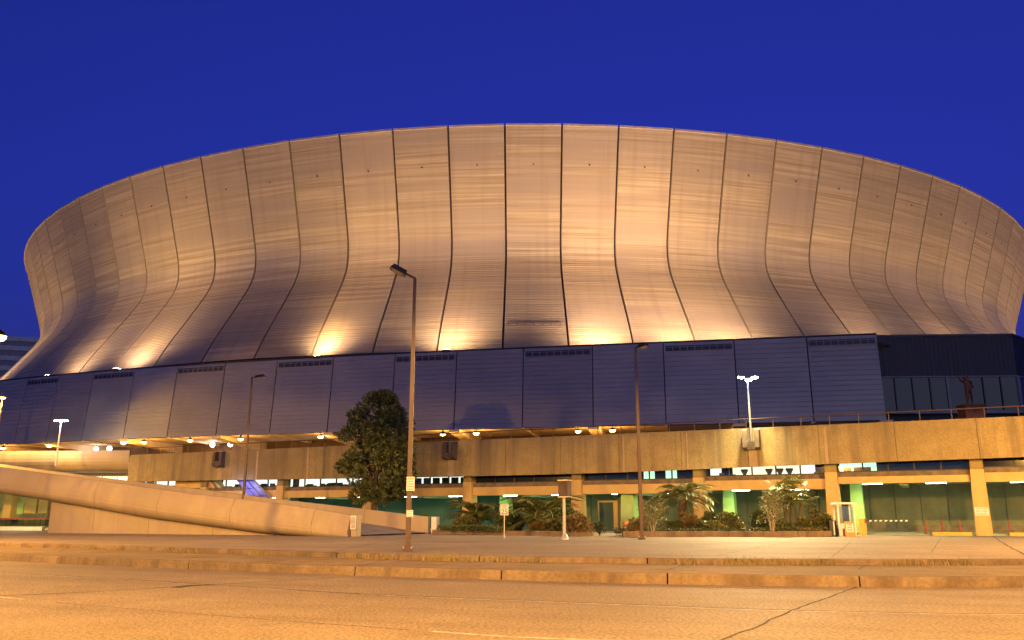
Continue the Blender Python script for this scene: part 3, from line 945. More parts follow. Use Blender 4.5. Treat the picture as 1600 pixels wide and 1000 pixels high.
# sloping return wall and escalator below the left parapet
b = MB()
b.hexa([(-40.5, 1.0, .5), (-30.2, 1.0, .5), (-30.2, 2.6, .5), (-40.5, 2.6, .5), (-40.5, 1.0, 5.7), (-36.0, 1.0, 5.7), (-36.0, 2.6, 5.7), (-40.5, 2.6, 5.7)])
b.build('sloping_wall', M_yellow, garage)
esc = empty('escalator', G(-32.2, .75, 0), GR)
tag(esc, 'blue clad escalator sloping down from the plaza behind the curved ramp', 'escalator')
for s, m, dz, dx, nm in ((0, M_escal, 0, 0, 'blue_side'), (1, surf('pale_green_cladding', (.45, .55, .40), rough=.5), 0, -4.6, 'pale_side')):
    b = MB()
    w = 1.9 if s == 0 else .8
    y0, y1 = (-.1, .1) if s == 0 else (.6, .75)
    P = [(0 + dx, y0, 5.9), (w + dx, y0, 5.9), (w + 3.9 + dx, y0, 3.0), (3.9 - w * .2 + dx, y0, 2.6)]
    b.add(P + [(p[0], y1, p[2]) for p in P], [(3, 2, 1, 0), (4, 5, 6, 7), (0, 1, 5, 4), (1, 2, 6, 5), (2, 3, 7, 6), (3, 0, 4, 7)])
    b.build(nm, m, esc)
b = MB()
for t in (.33, .66):
    b.tube([(1.9 * t, -.13, 5.9), (3.6 + 2.2 * t, -.13, 2.62 + .36 * t)], .02, 5)
for k in range(3):
    b.tube([(.9 + k * 1.0, -.13, 5.2 - k * .8), (2.8 + k * 1.0, -.13, 5.25 - k * .75)], .02, 5)
b.build('cladding_joint', M_darkmetal, esc)
b = MB(); b.tube([(1.95, -.1, 6.0), (5.9, -.1, 3.06), (7.6, -.1, 2.7)], .07, 6); b.build('handrail', M_galv, esc)
light('POINT', 'escalator_light', (2.2, -1.6, 4.6), 45, (.35, .42, 1.0), esc, shadow_soft_size=.3)

# ================================================================== curved entry ramp
RS = Vector((-10.5, 56.7, 0)); RD = Vector((-.926, .377, 0)); RNn = Vector((-.377, -.926, 0))
ramp = empty('entry_ramp', (RS.x, RS.y, 0))
tag(ramp, 'pale concrete ramp with rounded fascia climbing to the left in front of the garage', 'ramp')
def curve(pts, t):
    for (a, p), (b_, q) in zip(pts, pts[1:]):
        if a <= t <= b_:
            return p + (q - p) * (t - a) / (b_ - a)
    return pts[-1][1] if t > pts[-1][0] else pts[0][1]
NT = [(0, 1.78), (2.4, 2.13), (6.7, 2.66), (13.4, 3.28), (19.6, 4.0), (26.3, 4.78), (33.5, 5.6), (60, 8.4)]
NC = [(0, .55), (2.7, .9), (9.5, 1.55), (13.3, 1.98), (16, 2.3), (26, 3.43), (33.2, 4.21), (60, 7.0)]
NB = [(0, .36), (2.6, .36), (7.6, .62), (17.4, 1.55), (28.1, 2.92), (33.1, 3.48), (60, 6.3)]
def rp_(t, off, z):
    return RD * t + RNn * off + Vector((0, 0, z))
joints = [0, 2.85, 9.9, 13.7, 16.9, 22.5, 28.6, 34.5, 40.5, 47, 54]
joints = [0, 2.85, 9.6, 16.2, 22.4, 28.6, 34.8, 41, 47.2, 54]
for a, c in zip(joints, joints[1:]):
    b = MB(); rows = []
    nseg = max(3, int((c - a) / .9))
    for k in range(nseg + 1):
        t = a + .015 + (c - a - .03) * k / nseg
        zt, zc, zb_ = curve(NT, t), curve(NC, t), curve(NB, t)
        row = [rp_(t, -.32, zt - .9), rp_(t, -.32, zt), rp_(t, -.04, zt), rp_(t, .0, zt - .04)]
        for q in range(1, 6):
            s = q / 5
            row.append(rp_(t, .42 * sin(s * pi / 2), zt - (zt - zc) * s))
        row.append(rp_(t, .405, zc - .015)); row.append(rp_(t, .405, zc - .04))
        h = zc - .03 - zb_
        for q in range(1, 8):
            s = q / 7
            row.append(rp_(t, .42 - max(.05, min(1.1, h * 1.4)) * (1 - cos(s * pi / 2)), zc - .04 - h * sin(s * pi / 2)))
        row.append(rp_(t, -1.5, zb_ + .02))
        rows.append(row)
    b.strip(rows)
    kk = len(rows[0])
    b.f.append(tuple(range(kk - 1, -1, -1))); b.f.append(tuple((len(rows) - 1) * kk + i for i in range(kk)))
    b.build('fascia_panel', M_ramp, ramp, smooth=False)
# running surface and far parapet
b = MB(); rows = [[], []]
for k in range(61):
    t = k * .9 - 0.5
    z = max(ZF + .01, curve(NT, max(t, 0)) - 1.25)
    rows[0].append(rp_(t, -.3, z)); rows[1].append(rp_(t, -9.6, z))
b.strip(rows); b.build('ramp_surface', M_rampshade, ramp)
FT = [(-.6, 1.68), (6.4, 2.4), (14.3, 3.18), (22.4, 4.07), (31.3, 4.97), (46.4, 6.63), (60, 8.1)]
fj = [-.6, 5, 11, 17, 23, 29, 35, 41, 47, 54]
for a, c in zip(fj, fj[1:]):
    b = MB(); rows = []
    for k in range(5):
        t = a + .012 + (c - a - .024) * k / 4
        zt = curve(FT, t)
        z0 = ZF - .05 if t < 12 else zt - 2.0
        rows.append([rp_(t, -9.6, z0), rp_(t, -9.6, zt), rp_(t, -9.95, zt), rp_(t, -9.95, z0)])
    b.strip(rows); b.f.append((3, 2, 1, 0)); b.f.append(tuple(16 + i for i in range(4)))
    b.build('parapet_panel', M_ramp, ramp)
# end posts
for off, h, t0 in ((0.02, 1.35, -.35), (-9.78, 1.25, -1.1)):
    b = MB(); c = rp_(t0, off - .05, 0)
    ang = math.atan2(RD.y, RD.x)
    b.cbox((c.x, c.y, ZF + h / 2 - .02), (.42, .52, h), ang); b.build('end_post', M_white if off < -1 else M_ramp, ramp)
# base wall below the fascia
for a, c in zip((5.6, 12.0, 18.0, 23.5), (12.0, 18.0, 23.5, 28.2)):
    b = MB(); rows = []
    for k in range(4):
        t = a + .015 + (c - a - .03) * k / 3
        zt = max(ZF + .05, curve(NB, t) + .04)
        rows.append([rp_(t, -.75, ZF - .1), rp_(t, -.75, zt), rp_(t, -1.6, zt), rp_(t, -1.6, ZF - .1)])
    b.strip(rows); b.f = [q[::-1] for q in b.f]
    b.f.append((0, 1, 2, 3)); b.f.append(tuple(12 + i for i in (3, 2, 1, 0)))
    b.build('base_wall', M_ramp, ramp)
b = MB(); rows = [[], []]
for k in range(14):
    t = 28.0 + k * 2
    rows[0].append(rp_(t, -1.4, curve(NB, t) + .05)); rows[1].append(rp_(t, -9.9, curve(NB, t) + .05))
b.strip(rows); b.build('ramp_underside', M_rampshade, ramp)
def notice(name, parent_loc, rz, w, h, label, lines, m=M_white, inkm=M_blackpaint):
    root = empty(name, parent_loc, rz)
    tag(root, label, 'notice')
    b = MB(); b.box(-w / 2, w / 2, -.02, 0, 0, h); b.build('plate', m, root)
    b = MB()
    for k in range(lines):
        z = h * (.86 - .74 * k / max(1, lines - 1))
        x = -w * .4
        rnd = random.Random(k + int(w * 100))
        while x < w * .34:
            ww = rnd.uniform(.05, .16) * w
            b.box(x, min(x + ww, w * .42), -.024, -.0205, z - h * .028, z + h * .028)
            x += ww + .03 * w
    tag(b.build('print', inkm, root), kind='stuff')
    return root
c = RS + rp_(-.36, .33, 0); c.z = ZF + .45
notice('notice_sign', c, math.atan2(RD.y, RD.x) + pi, .42, .85, 'small white notice on the blunt end of the curved ramp', 9)
c = G(34.93, .53, 1.75)
notice('notice_sign', c, GR, .82, .55, 'white notice fixed to the ochre column by the right garage entrance', 5)

# upper curved ramp at left, meeting the parapet
up = empty('upper_ramp', (0, 0, 0))
tag(up, 'upper curved concrete ramp glowing yellow above the lower ramp at far left', 'ramp')
UA, UB = G(-46.8, 0.1, 0), Vector((-100, 96.5, 0))
UP = spline([tuple(UA), (-46.5, 94.2, 0), (-54, 94.6, 0), (-64, 95.2, 0), (-80, 97, 0), tuple(UB)], 1.0)
UN = normals2(UP); UN = [n_ if n_.y < 0 else -n_ for n_ in UN]
nup = 8
per = len(UP) // nup
for s in range(nup):
    i0, i1 = s * per, min(len(UP) - 1, (s + 1) * per)
    b = MB(); rows = []
    for i in range(i0, i1 + 1):
        p, n_ = UP[i], UN[i]
        row = [p - n_ * .4 + Vector((0, 0, 7.8)), p - n_ * .4 + Vector((0, 0, 8.78)), p + Vector((0, 0, 8.78))]
        for q in range(1, 9):
            a = q / 8 * pi / 2
            row.append(p + n_ * (.3 * sin(min(1, q / 4) * pi / 2) - 1.2 * (1 - cos(a)) ) + Vector((0, 0, 8.78 - 2.15 * sin(a))))
        rows.append(row)
    b.strip(rows); b.build('fascia_panel', M_ramp, up)
b = MB(); b.strip([[p - n_ * .9 + Vector((0, 0, 6.63)) for p, n_ in zip(UP, UN)], [p - n_ * 14 + Vector((0, 0, 6.63)) for p, n_ in zip(UP, UN)]])
b.build('underside', M_rampshade, up)
for i, u in enumerate((-57.5, -66, -75)):
    b = MB(); b.cbox((u, 99, 3.5), (1.4, 1.4, 6.2)); b.build('pier', M_yellow, up)
# lit kiosk windows and plant room beneath the upper ramp
shop = empty('ticket_hall', (-49.5, 100.5, 0))
tag(shop, 'brightly lit glazed ticket hall tucked under the upper curved ramp', 'ticket hall')
b = MB(); b.box(-14, 7.5, .3, 6, .4, 6.6); b.build('wall', M_yellow, shop)
for k in range(7):
    u0 = -5.6 + k * 1.75
    ibox('pane', shop, E_warm if k % 3 else E_white, u0 + .06, u0 + 1.69, .2, .25, 4.6, 6.25)
for k in range(8):
    u0 = -5.6 + k * 1.75
    ibox('mullion', shop, M_white, u0 - .05, u0 + .05, .12, .28, 4.5, 6.35)

# ================================================================== street lamps
def street_lamp(base, top, label, arm=(-.55, 0), w0=.15, w1=.085, lit=None, head_tilt=.45, pm_=None, group='street lamps', power=0, col=SOD, headlen=.75, tilt=0):
    base = Vector(base)
    root = empty('street_lamp', base)
    tag(root, label, 'street lamp', group)
    h = top - base.z
    pm_ = pm_ or M_pole
    b = MB(); s = w0
    b.hexa([(-s, -s, .1), (s, -s, .1), (s, s, .1), (-s, s, .1), (-w1, -w1, h), (w1, -w1, h), (w1, w1, h), (-w1, w1, h)])
    b.build('pole', pm_, root)
    b = MB(); b.cbox((0, 0, .06), (w0 * 3.6, w0 * 3.6, .12)); b.cbox((0, 0, .17), (w0 * 2.6, w0 * 2.6, .12)); b.build('base_plate', pm_, root)
    b = MB()
    for sx in (-1, 1):
        for sy in (-1, 1):
            b.tube([(sx * w0 * 1.5, sy * w0 * 1.5, .1), (sx * w0 * 1.5, sy * w0 * 1.5, .2)], .025, 6)
    b.build('anchor_bolts', M_galv, root)
    d = Vector((arm[0], arm[1], 0)); L = d.length; d.normalize()
    e = Vector((0, 0, h)) + d * L + Vector((0, 0, L * head_tilt))
    b = MB(); b.tube([(0, 0, h - .1), Vector((0, 0, h + .02)), e], .05, 8); b.build('arm', pm_, root)
    # shoebox head, tilted with the arm
    up_ = (Vector((0, 0, 1)) - d * head_tilt).normalized(); fx = (d + Vector((0, 0, head_tilt))).normalized(); sd = fx.cross(up_)
    def H(a, c, z): return e + fx * a + sd * c + up_ * z
    hl = headlen
    b = MB(); b.hexa([H(-.1, -.2, -.1), H(hl, -.2, -.1), H(hl, .2, -.1), H(-.1, .2, -.1), H(-.05, -.16, .1), H(hl - .08, -.16, .1), H(hl - .08, .16, .1), H(-.05, .16, .1)])
    b.build('lamp_head', M_darkmetal if pm_ is not M_galv else M_galv, root)
    b = MB(); b.hexa([H(.02, -.15, -.16), H(hl - .1, -.15, -.16), H(hl - .1, .15, -.16), H(.02, .15, -.16), H(0, -.17, -.102), H(hl - .05, -.17, -.102), H(hl - .05, .17, -.102), H(0, .17, -.102)])
    b.build('lens', lit or M_lens, root)
    if power:
        q = H(hl / 2, 0, -.45)
        # full cut-off head: nothing is thrown above the horizontal
        sl = light('SPOT', 'lamp_light', q, power, col, root, shadow_soft_size=.25, spot_size=R(178), spot_blend=.06)
        if tilt:
            sl.rotation_euler = (R(tilt), 0, 0)
    return root
M_lens = surf('unlit_lens', (.32, .26, .12), (.22, .18, .08), rough=.25, scale=4)
p640 = atz(637, 862, ZF)
street_lamp(p640, 11.0, 'tall brown street lamp with a tilted unlit head at the kerb beside the tree', (-.42, -.1), .095, .06, head_tilt=.5, headlen=.6)
for k, (y0, y1, w) in enumerate(((745, 767, .2), (797, 808, .16))):
    a, b_ = atY(641, y1, p640.y - .2), atY(641, y0, p640.y - .2)
    s = notice('pole_sign', (p640.x + .06, p640.y - .165, a.z), .05, w * 1.5, b_.z - a.z, ('red and white sign fixed high on the brown street lamp', 'small pale sticker low on the brown street lamp')[k], 5 - 2 * k, M_white, M_red)
p1003 = atz(1003, 843, ZF)
street_lamp(p1003, 11.45, 'slim brown street lamp standing in the forecourt before the planted bed', (.25, -.25), .1, .065, head_tilt=.15, headlen=.5)
q = atY(381, 770, 72)
street_lamp((q.x, 72, .45), atY(389, 590, 72).z, 'pale topped street lamp rising from behind the curved ramp', (.45, -.1), .1, .07, head_tilt=.12)
# deck lamp with three lit heads, on the right parapet bracket
q = G(20.2, -.3, 7.3)
tw = empty('deck_lamp', q)
tag(tw, 'deck lamp with three bright white heads on the right parapet bracket', 'deck lamp')
topz = atY(1172, 592, q.y).z
b = MB(); b.tube([(0, 0, -.1), (0, 0, topz - q.z)], [.08, .055], 10); b.build('pole', M_mull, tw)
for k, dx in enumerate((-.52, .05, .52)):
    z = topz - q.z + (.12 if k != 1 else -.1)
    b = MB(); b.tube([(0, 0, topz - q.z - .1), (dx * .6, -.1, z)], .03, 6); b.build('arm', M_galv, tw)
    b = MB(); b.lathe([(.05, .16), (.2, .1), (.26, 0)], (dx, -.15, z), 12); b.build('lamp_head', M_galv, tw)
    b = MB(); b.lathe([(.25, 0), (.24, -.05), (.12, -.1), (.02, -.11)], (dx, -.15, z), 12); b.build('lens', E_mh, tw, smooth=True)
dl = light('SPOT', 'lamp_light', (0, -.6, topz - q.z - .3), 9000, MH, tw, shadow_soft_size=.35, spot_size=R(135), spot_blend=.6)
dl.rotation_euler = Vector((-.55, -.9, -1.1)).to_track_quat('-Z', 'Y').to_euler()
# post lamp on the far plaza at left
q = atY(90, 705, 92); tz = atY(92, 657, 92).z
pl = empty('plaza_lamp', (q.x, 92, 7.0))
tag(pl, 'short plaza lamp with a flat white lit head at far left', 'plaza lamp')
b = MB(); b.tube([(0, 0, 0), (0, 0, tz - 7.0)], [.1, .07], 8); b.build('pole', M_galv, pl)
for dx in (-.4, .4):
    b = MB(); b.lathe([(.1, .16), (.3, .08), (.34, .02)], (dx, 0, tz - 7.0), 12); b.build('lamp_head', M_galv, pl)
    b = MB(); b.lathe([(.33, .02), (.3, -.05), (.05, -.1)], (dx, 0, tz - 7.0), 12); b.build('lens', E_mh, pl, smooth=True)
light('POINT', 'lamp_light', (0, -.5, tz - 7.4), 45, (.9, .92, 1), pl, shadow_soft_size=.3)
# tall mast lamp half in the picture at the left edge
q = atY(-1, 525, 88)
ml = empty('mast_lamp', (q.x, 88, .45))
tag(ml, 'blazing sodium mast lamp at the left edge of the picture', 'mast lamp')
b = MB(); b.tube([(0, 0, 0), (0, 0, q.z - .6)], [.28, .14], 10); b.build('pole', M_galv, ml)
b = MB(); b.lathe([(.1, .7), (.35, .55), (.7, .1), (.72, 0)], (0, 0, q.z - .45), 16); b.build('lamp_head', M_darkmetal, ml)
b = MB(); b.lathe([(.7, 0), (.66, -.25), (.4, -.5), (.04, -.58)], (0, 0, q.z - .45), 16); b.build('lens', E_sod, ml, smooth=True)
light('SPOT', 'lamp_light', (0, -.4, q.z - 1.5), 9000, SOD, ml, shadow_soft_size=.5, spot_size=R(105), spot_blend=.6)
q = atY(4, 621, 92)
ml = empty('plaza_lamp', (q.x, 92, 7.0)); tag(ml, 'small sodium lamp before the grey wall at the left edge', 'plaza lamp')
b = MB(); b.tube([(0, 0, 0), (0, 0, q.z - 7.0)], [.1, .07], 8); b.build('pole', M_pole, ml)
b = MB(); b.lathe([(.02, .2), (.28, .12), (.34, 0)], (0, 0, q.z - 7), 12); b.build('lamp_head', M_darkmetal, ml)
b = MB(); b.lathe([(.32, 0), (.26, -.12), (.03, -.2)], (0, 0, q.z - 7), 12); b.build('lens', E_sod, ml, smooth=True)
light('SPOT', 'lamp_light', (0, -.3, q.z - 7.4), 2600, (1, .7, .2), ml, shadow_soft_size=.3, spot_size=R(140), spot_blend=.5)
# floodlight mast added out of view at left to brown the wall
fm = empty('added_floodlight', (-61, 77, ZF))
tag(fm, 'unseen sodium floodlight mast added beyond the left edge to warm the wall', 'floodlight')
b = MB(); b.tube([(0, 0, 0), (0, 0, 11)], [.2, .12], 10); b.build('pole', M_galv, fm)
b = MB(); b.cbox((0, 0, 11.1), (1.1, .5, .5), R(20)); b.build('lamp_head', M_darkmetal, fm)
b = MB(); b.cbox((.09, .26, 11.0), (.95, .04, .4), R(20)); b.build('lens', E_sod, fm)
fl = light('SPOT', 'lamp_light', (.5, .7, 10.9), 10000, SOD, fm, shadow_soft_size=.4, spot_size=R(92), spot_blend=.35)
fl.rotation_euler = Vector((40, 14.5, -22)).to_track_quat('-Z', 'Y').to_euler()
# lit lamps of the same street, beside and behind the camera
for (x, y, z), ar, pw, lb in (((-41, 31, 0), (.6, .8), 13500, 'lit street lamp further left along the near kerb'),
                              ((-29, 44.6, ZS), (.5, -.8), 3200, 'lit street lamp further left along the far kerb'),
                              ((-15, -3, 0), (.6, 1.2), 22000, 'lit street lamp on the near kerb left of the camera'),
                              ((13, -5, 0), (-.2, 1.4), 23000, 'lit street lamp on the near kerb right of the camera'),
                              ((36, 33, .45), (-.6, -.6), 17000, 'lit street lamp further right along the far kerb')):
    street_lamp((x, y, z), 11.0, lb, ar, .15, .085, lit=E_sod, head_tilt=.12, power=pw, tilt=6 if x < -35 else 0)

# ================================================================== signs and small street things
q = atz(788, 841, ZF)
sp = empty('speed_sign', q)
tag(sp, 'white speed limit 25 sign on a thin post before the palms', 'road sign')
tz = atY(788, 788, q.y).z - q.z; bz = atY(788, 805, q.y).z - q.z
b = MB(); b.tube([(0, 0, -.1), (0, 0, tz - .05)], .035, 6); b.build('post', M_galv, sp)
b = MB(); b.box(-.25, .25, -.06, -.04, bz, tz); b.build('plate', M_white, sp)
b = MB()
for x0, x1, z0, z1 in ((-.225, .225, tz - .035, tz - .022), (-.225, .225, bz + .022, bz + .035), (-.225, -.212, bz + .035, tz - .035), (.212, .225, bz + .035, tz - .035)):
    b.box(x0, x1, -.064, -.0605, z0, z1)
b.build('border', M_blackpaint, sp)
def text(s, size, loc, parent, m, rx=pi / 2, rz=0.0):
    cu = bpy.data.curves.new('lettering', 'FONT')
    cu.body = s; cu.size = size; cu.align_x = 'CENTER'; cu.align_y = 'CENTER'; cu.extrude = .002
    cu.materials.append(m)
    o = link('lettering', cu, None)
    me = bpy.data.meshes.new_from_object(o.evaluated_get(bpy.context.evaluated_depsgraph_get()))
    bpy.data.objects.remove(o)
    o = link('lettering', me, parent, loc)
    o.rotation_euler = (rx, 0, rz)
    return o
hh = tz - bz
text('SPEED', .125, (0, -.064, bz + hh * .84), sp, M_blackpaint)
text('LIMIT', .125, (0, -.064, bz + hh * .66), sp, M_blackpaint)
text('25', .40, (0, -.064, bz + hh * .30), sp, M_blackpaint)

q = atz(882, 843, ZF)
bn = empty('box_sign', q)
tag(bn, 'dark two sided box sign on a pale post beside the palms', 'sign')
k_ = q.y / 1317.8
tz = (atY(882, 750, q.y).z - q.z); bz = atY(882, 777, q.y).z - q.z
b = MB(); b.tube([(0, 0, .2), (0, 0, bz)], [.1, .085], 10); b.build('post', M_galv, bn)
b = MB(); b.lathe([(.28, 0), (.26, .08), (.17, .22), (.11, .3)], n=14); b.build('foot', M_galv, bn)
b = MB(); b.cbox((.06, 0, (tz + bz) / 2), (.42, .62, tz - bz - .1), R(52)); b.build('sign_box', M_bracket, bn)
b = MB(); b.cbox((.06, 0, tz - .02), (.48, .68, .06), R(52)); b.cbox((.06, 0, bz + .02), (.48, .68, .06), R(52)); b.build('box_frame', M_galv, bn)

# attendant booth
q = atz(1322, 838, ZF)
RZK = R(-6)
ki = empty('attendant_booth', q, RZK)
tag(ki, 'small white attendant booth with large windows at the garage entrance', 'booth')
bw, bd, bh = 1.0, .95, 2.05
b = MB()
for sx in (-1, 1):
    for sy in (-1, 1):
        b.cbox((sx * bw / 2, sy * bd / 2, bh / 2), (.09, .09, bh))
b.build('frame', M_white, ki)
b = MB(); b.cbox((0, 0, bh + .05), (bw + .3, bd + .3, .12)); b.build('roof', M_white, ki)
for sx, sy, w, dd in ((0, -1, bw - .1, .05), (0, 1, bw - .1, .05), (-1, 0, .05, bd - .1), (1, 0, .05, bd - .1)):
    b = MB(); b.cbox((sx * bw / 2, sy * bd / 2, .35), (w, dd, .7)); b.build('lower_panel', M_white, ki)
    b = MB(); b.cbox((sx * bw / 2, sy * bd / 2, .745), (w, dd + .02, .07)); b.build('sill', M_white, ki)
    b = MB(); b.cbox((sx * bw / 2, sy * bd / 2, 1.36), (w - .02 if w > .1 else .012, dd - .02 if dd > .1 else .012, 1.14)); b.build('pane', M_clear, ki)
b = MB(); b.cbox((0, .1, .8), (.7, .4, .05)); b.build('counter', M_white, ki)
q2 = atz(1327, 839, ZF)
ab = empty('notice_board', q2, R(-8)); tag(ab, 'red and white notice board leaning before the attendant booth', 'notice board')
b = MB(); b.hexa([(-.3, -.45, 0), (.3, -.45, 0), (.3, -.38, 0), (-.3, -.38, 0), (-.3, -.28, .95), (.3, -.28, .95), (.3, -.21, .95), (-.3, -.21, .95)]); b.build('board', M_orange, ab)
b = MB(); b.hexa([(-.22, -.39 - .02, .3), (.22, -.41, .3), (.22, -.38, .3), (-.22, -.38, .3), (-.22, -.30 - .025, .82), (.22, -.325, .82), (.22, -.3, .82), (-.22, -.3, .82)]); b.build('poster', M_white, ab)
b = MB()
for k in range(5):
    z = .36 + k * .1; y = -.415 + (z - .3) * .163
    b.hexa([(-.17, y - .006, z), (.15, y - .006, z), (.15, y, z), (-.17, y, z), (-.17, y + .002, z + .04), (.15, y + .002, z + .04), (.15, y + .006, z + .04), (-.17, y + .006, z + .04)])
tag(b.build('print', M_red, ab), kind='stuff')
q2 = atz(1317, 838.5, ZF)
ab = empty('storage_box', q2); tag(ab, 'squat red box at the foot of the attendant booth', 'box')
b = MB(); b.cbox((0, -.62, .27), (.32, .3, .5)); b.build('body', M_red, ab)
b = MB(); b.cbox((0, -.775, .33), (.24, .02, .22)); b.build('window', M_glass, ab)
q2 = atz(1302, 838, ZF)
ab = empty('litter_bin', q2); tag(ab, 'tall dark bin with a pale stripe beside the booth', 'bin')
b = MB(); b.prism([(-.26, -.2), (.2, -.2), (.24, .2), (-.22, .2)], 0, 1.0); b.build('body', M_blackpaint, ab)
b = MB(); b.box(-.02, .05, -.225, -.203, .08, .95); b.build('stripe', M_white, ab)
# barrier gate
q = atz(1349, 836.5, ZF)
bg_ = empty('barrier_gate', q, GR * .15)
tag(bg_, 'yellow parking barrier with a striped arm lowered across the entrance', 'barrier')
b = MB(); b.cbox((0, 0, .52), (.36, .4, 1.04)); b.cbox((0, 0, 1.07), (.4, .44, .06)); b.build('cabinet', M_mach, bg_)
b = MB(); b.tube([(-.28, -.2, 0), (-.28, -.2, .62), (-.24, -.2, .74), (-.12, -.2, .8)], .05, 8); b.build('guard_pipe', M_mach, bg_)
b = MB(); b.cbox((.17, -.21, .95), (.16, .05, .3)); b.build('hinge', M_red, bg_)
segs = 16
for k in range(segs):
    x0 = .2 + k * .17
    b = MB(); b.hexa([(x0, -.27, .93), (x0 + .168, -.27, .93), (x0 + .168, -.24, .93), (x0, -.24, .93), (x0 + .05, -.27, 1.02), (x0 + .218, -.27, 1.02), (x0 + .218, -.24, 1.02), (x0 + .05, -.24, 1.02)])
    b.build('arm_stripe', M_white if k % 2 else M_darkmetal, bg_)
# bollards
for i, (px, u) in enumerate(((1444, 0), (1470, 0), (1497, 0), (1574, 0))):
    r_ = ray(px, 800); A = G(0, .95, 0); nn = Vector((-.4382, -.8989, 0))
    t = (A - Vector((0, 0, EYE))).dot(nn) / r_.dot(nn)
    q = r_ * t; 
    bo = empty('bollard', (q.x, q.y, FLOORZ))
    tag(bo, 'rusty red bollard in the garage entrance, %s from the left' % ORD[i], 'bollard', 'bollards in the garage entrance')
    b = MB(); b.tube([(0, 0, -.05), (0, 0, .95)], .055, 8); b.build('post', M_red, bo)
    b = MB(); b.cbox((0, 0, .03), (.22, .22, .06)); b.build('base', M_ledge, bo)
for i, (u0, u1, y) in enumerate(((31.8, 34.2, .62), (36.4, 42, .75))):
    is_ = structure(MB().add([], []).build('traffic_island', M_mach)) if False else None
    b = MB(); b.box(u0, u1, y - .2, y + .25, .3, FLOORZ + .12)
    o = b.build('yellow_kerb', M_mach, garage)
# orange cone-shaped sack by the green column
q = G(9.9, .4, 0)
cn = empty('traffic_barrel', (q.x, q.y, ZF)); tag(cn, 'stubby orange traffic barrel beside the green lit column', 'barrel')
b = MB(); b.lathe([(.42, 0), (.42, .06), (.34, .08), (.31, .6), (.27, .86), (.12, .92)], n=16); b.build('body', M_orange, cn, smooth=False)
b = MB(); b.lathe([(.328, .3), (.322, .42)], n=16); b.build('band', M_white, cn)

# ================================================================== plants
def leaf_quad(m, p, d, n, L, W):
    s = d.cross(n)
    if s.length < 1e-4: s = Vector((1, 0, 0))
    s = s.normalized() * W
    mid = p + d * L * .5 + n * L * .06
    m.add([p, mid + s, p + d * L, mid - s], [(0, 1, 2, 3)])
def rvec(rnd):
    while True:
        v = Vector((rnd.uniform(-1, 1), rnd.uniform(-1, 1), rnd.uniform(-1, 1)))
        if .05 < v.length < 1: return v.normalized()
def foliage(clumps, nper, L, W, seed, droop=0.0):
    rnd = random.Random(seed); m = MB()
    for c, r in clumps:
        for _ in range(int(nper * (r ** 1.6))):
            v = rvec(rnd); rad = r * rnd.uniform(.45, 1.0) ** .6
            p = Vector(c) + Vector((v.x * rad, v.y * rad, v.z * rad * .8))
            d = (v + rvec(rnd) * .8 + Vector((0, 0, .25 - droop))).normalized()
            leaf_quad(m, p, d, rvec(rnd), L * rnd.uniform(.7, 1.25), W * rnd.uniform(.7, 1.2))
    return m
# magnolia behind the ramp's far parapet
TY = 72.0
tb = atY(583, 800, TY)
tree = empty('magnolia_tree', (tb.x, TY, ZF))
tag(tree, 'dense dark green magnolia tree behind the curved ramp', 'tree')
rnd = random.Random(5)
zc0, zc1 = atY(585, 784, TY).z - ZF, atY(585, 615, TY).z - ZF
limbs = MB()
limbs.tube([(0, 0, -.1), (.05, 0, 1.5), (.12, 0, 3.4), (.2, 0, 6.5), (.25, 0, zc1 - 1.2)], [.34, .27, .22, .13, .04], 10)
clumps = []
prof_t = [(0, 1.9), (.1, 2.65), (.25, 2.95), (.45, 2.95), (.65, 2.75), (.8, 2.3), (.93, 1.35), (1.0, .5)]
for k in range(112):
    t = rnd.random() ** .95
    rmax = curve(prof_t, t)
    a = rnd.uniform(0, 2 * pi); rr = rmax * rnd.uniform(.3, 1.12) ** .5
    c = Vector((.25 + rr * cos(a), rr * sin(a), zc0 + .35 + (zc1 - zc0 - .6) * t))
    clumps.append((c, rnd.uniform(.42, .85)))
    if k % 3 == 0:
        limbs.tube([(.15, 0, max(2.2, c.z - rr * .7 - .3)), c * .55 + Vector((.08, 0, c.z * .42)), c], [.09, .05, .02], 6)
limbs.build('trunk', M_bark, tree)
foliage(clumps, 330, .34, .08, 7).build('crown', L_tree, tree)

def frond_mesh(L, arch, nl, leafL, width, m, seed, v=.45, start=.12):
    """arching feather frond in the XZ plane from the origin"""
    rnd = random.Random(seed); b = MB()
    pts = []
    ang = R(arch[0]); x = z = 0; n = 14
    for i in range(n + 1):
        pts.append(Vector((x, 0, z)))
        x += cos(ang) * L / n; z += sin(ang) * L / n
        ang += R(arch[1] - arch[0]) / n
    b.tube(pts, [.028 * (1 - .75 * i / n) for i in range(n + 1)], 5)
    for k in range(nl):
        t = start + (1 - start) * k / (nl - 1)
        f = t * n; i = min(int(f), n - 1); p = pts[i].lerp(pts[i + 1], f - i)
        d = (pts[i + 1] - pts[i]).normalized()
        ll = leafL * (.55 + .9 * sin(min(1, t * 1.05) * pi) * .5 + .15) * rnd.uniform(.85, 1.1)
        for s in (-1, 1):
            dd = (d * .62 + Vector((0, s * .85, 0)) + Vector((0, 0, v * .6)) + Vector((0, 0, -.25 * t)) + rvec(rnd) * .08).normalized()
            side = dd.cross(Vector((0, 0, 1))).normalized() * width
            tip = p + dd * ll - Vector((0, 0, ll * ll * .28))
            mid = p + dd * ll * .5
            b.add([p, mid + side, tip, mid - side], [(0, 1, 2, 3)])
    return b.mesh('frond', m)
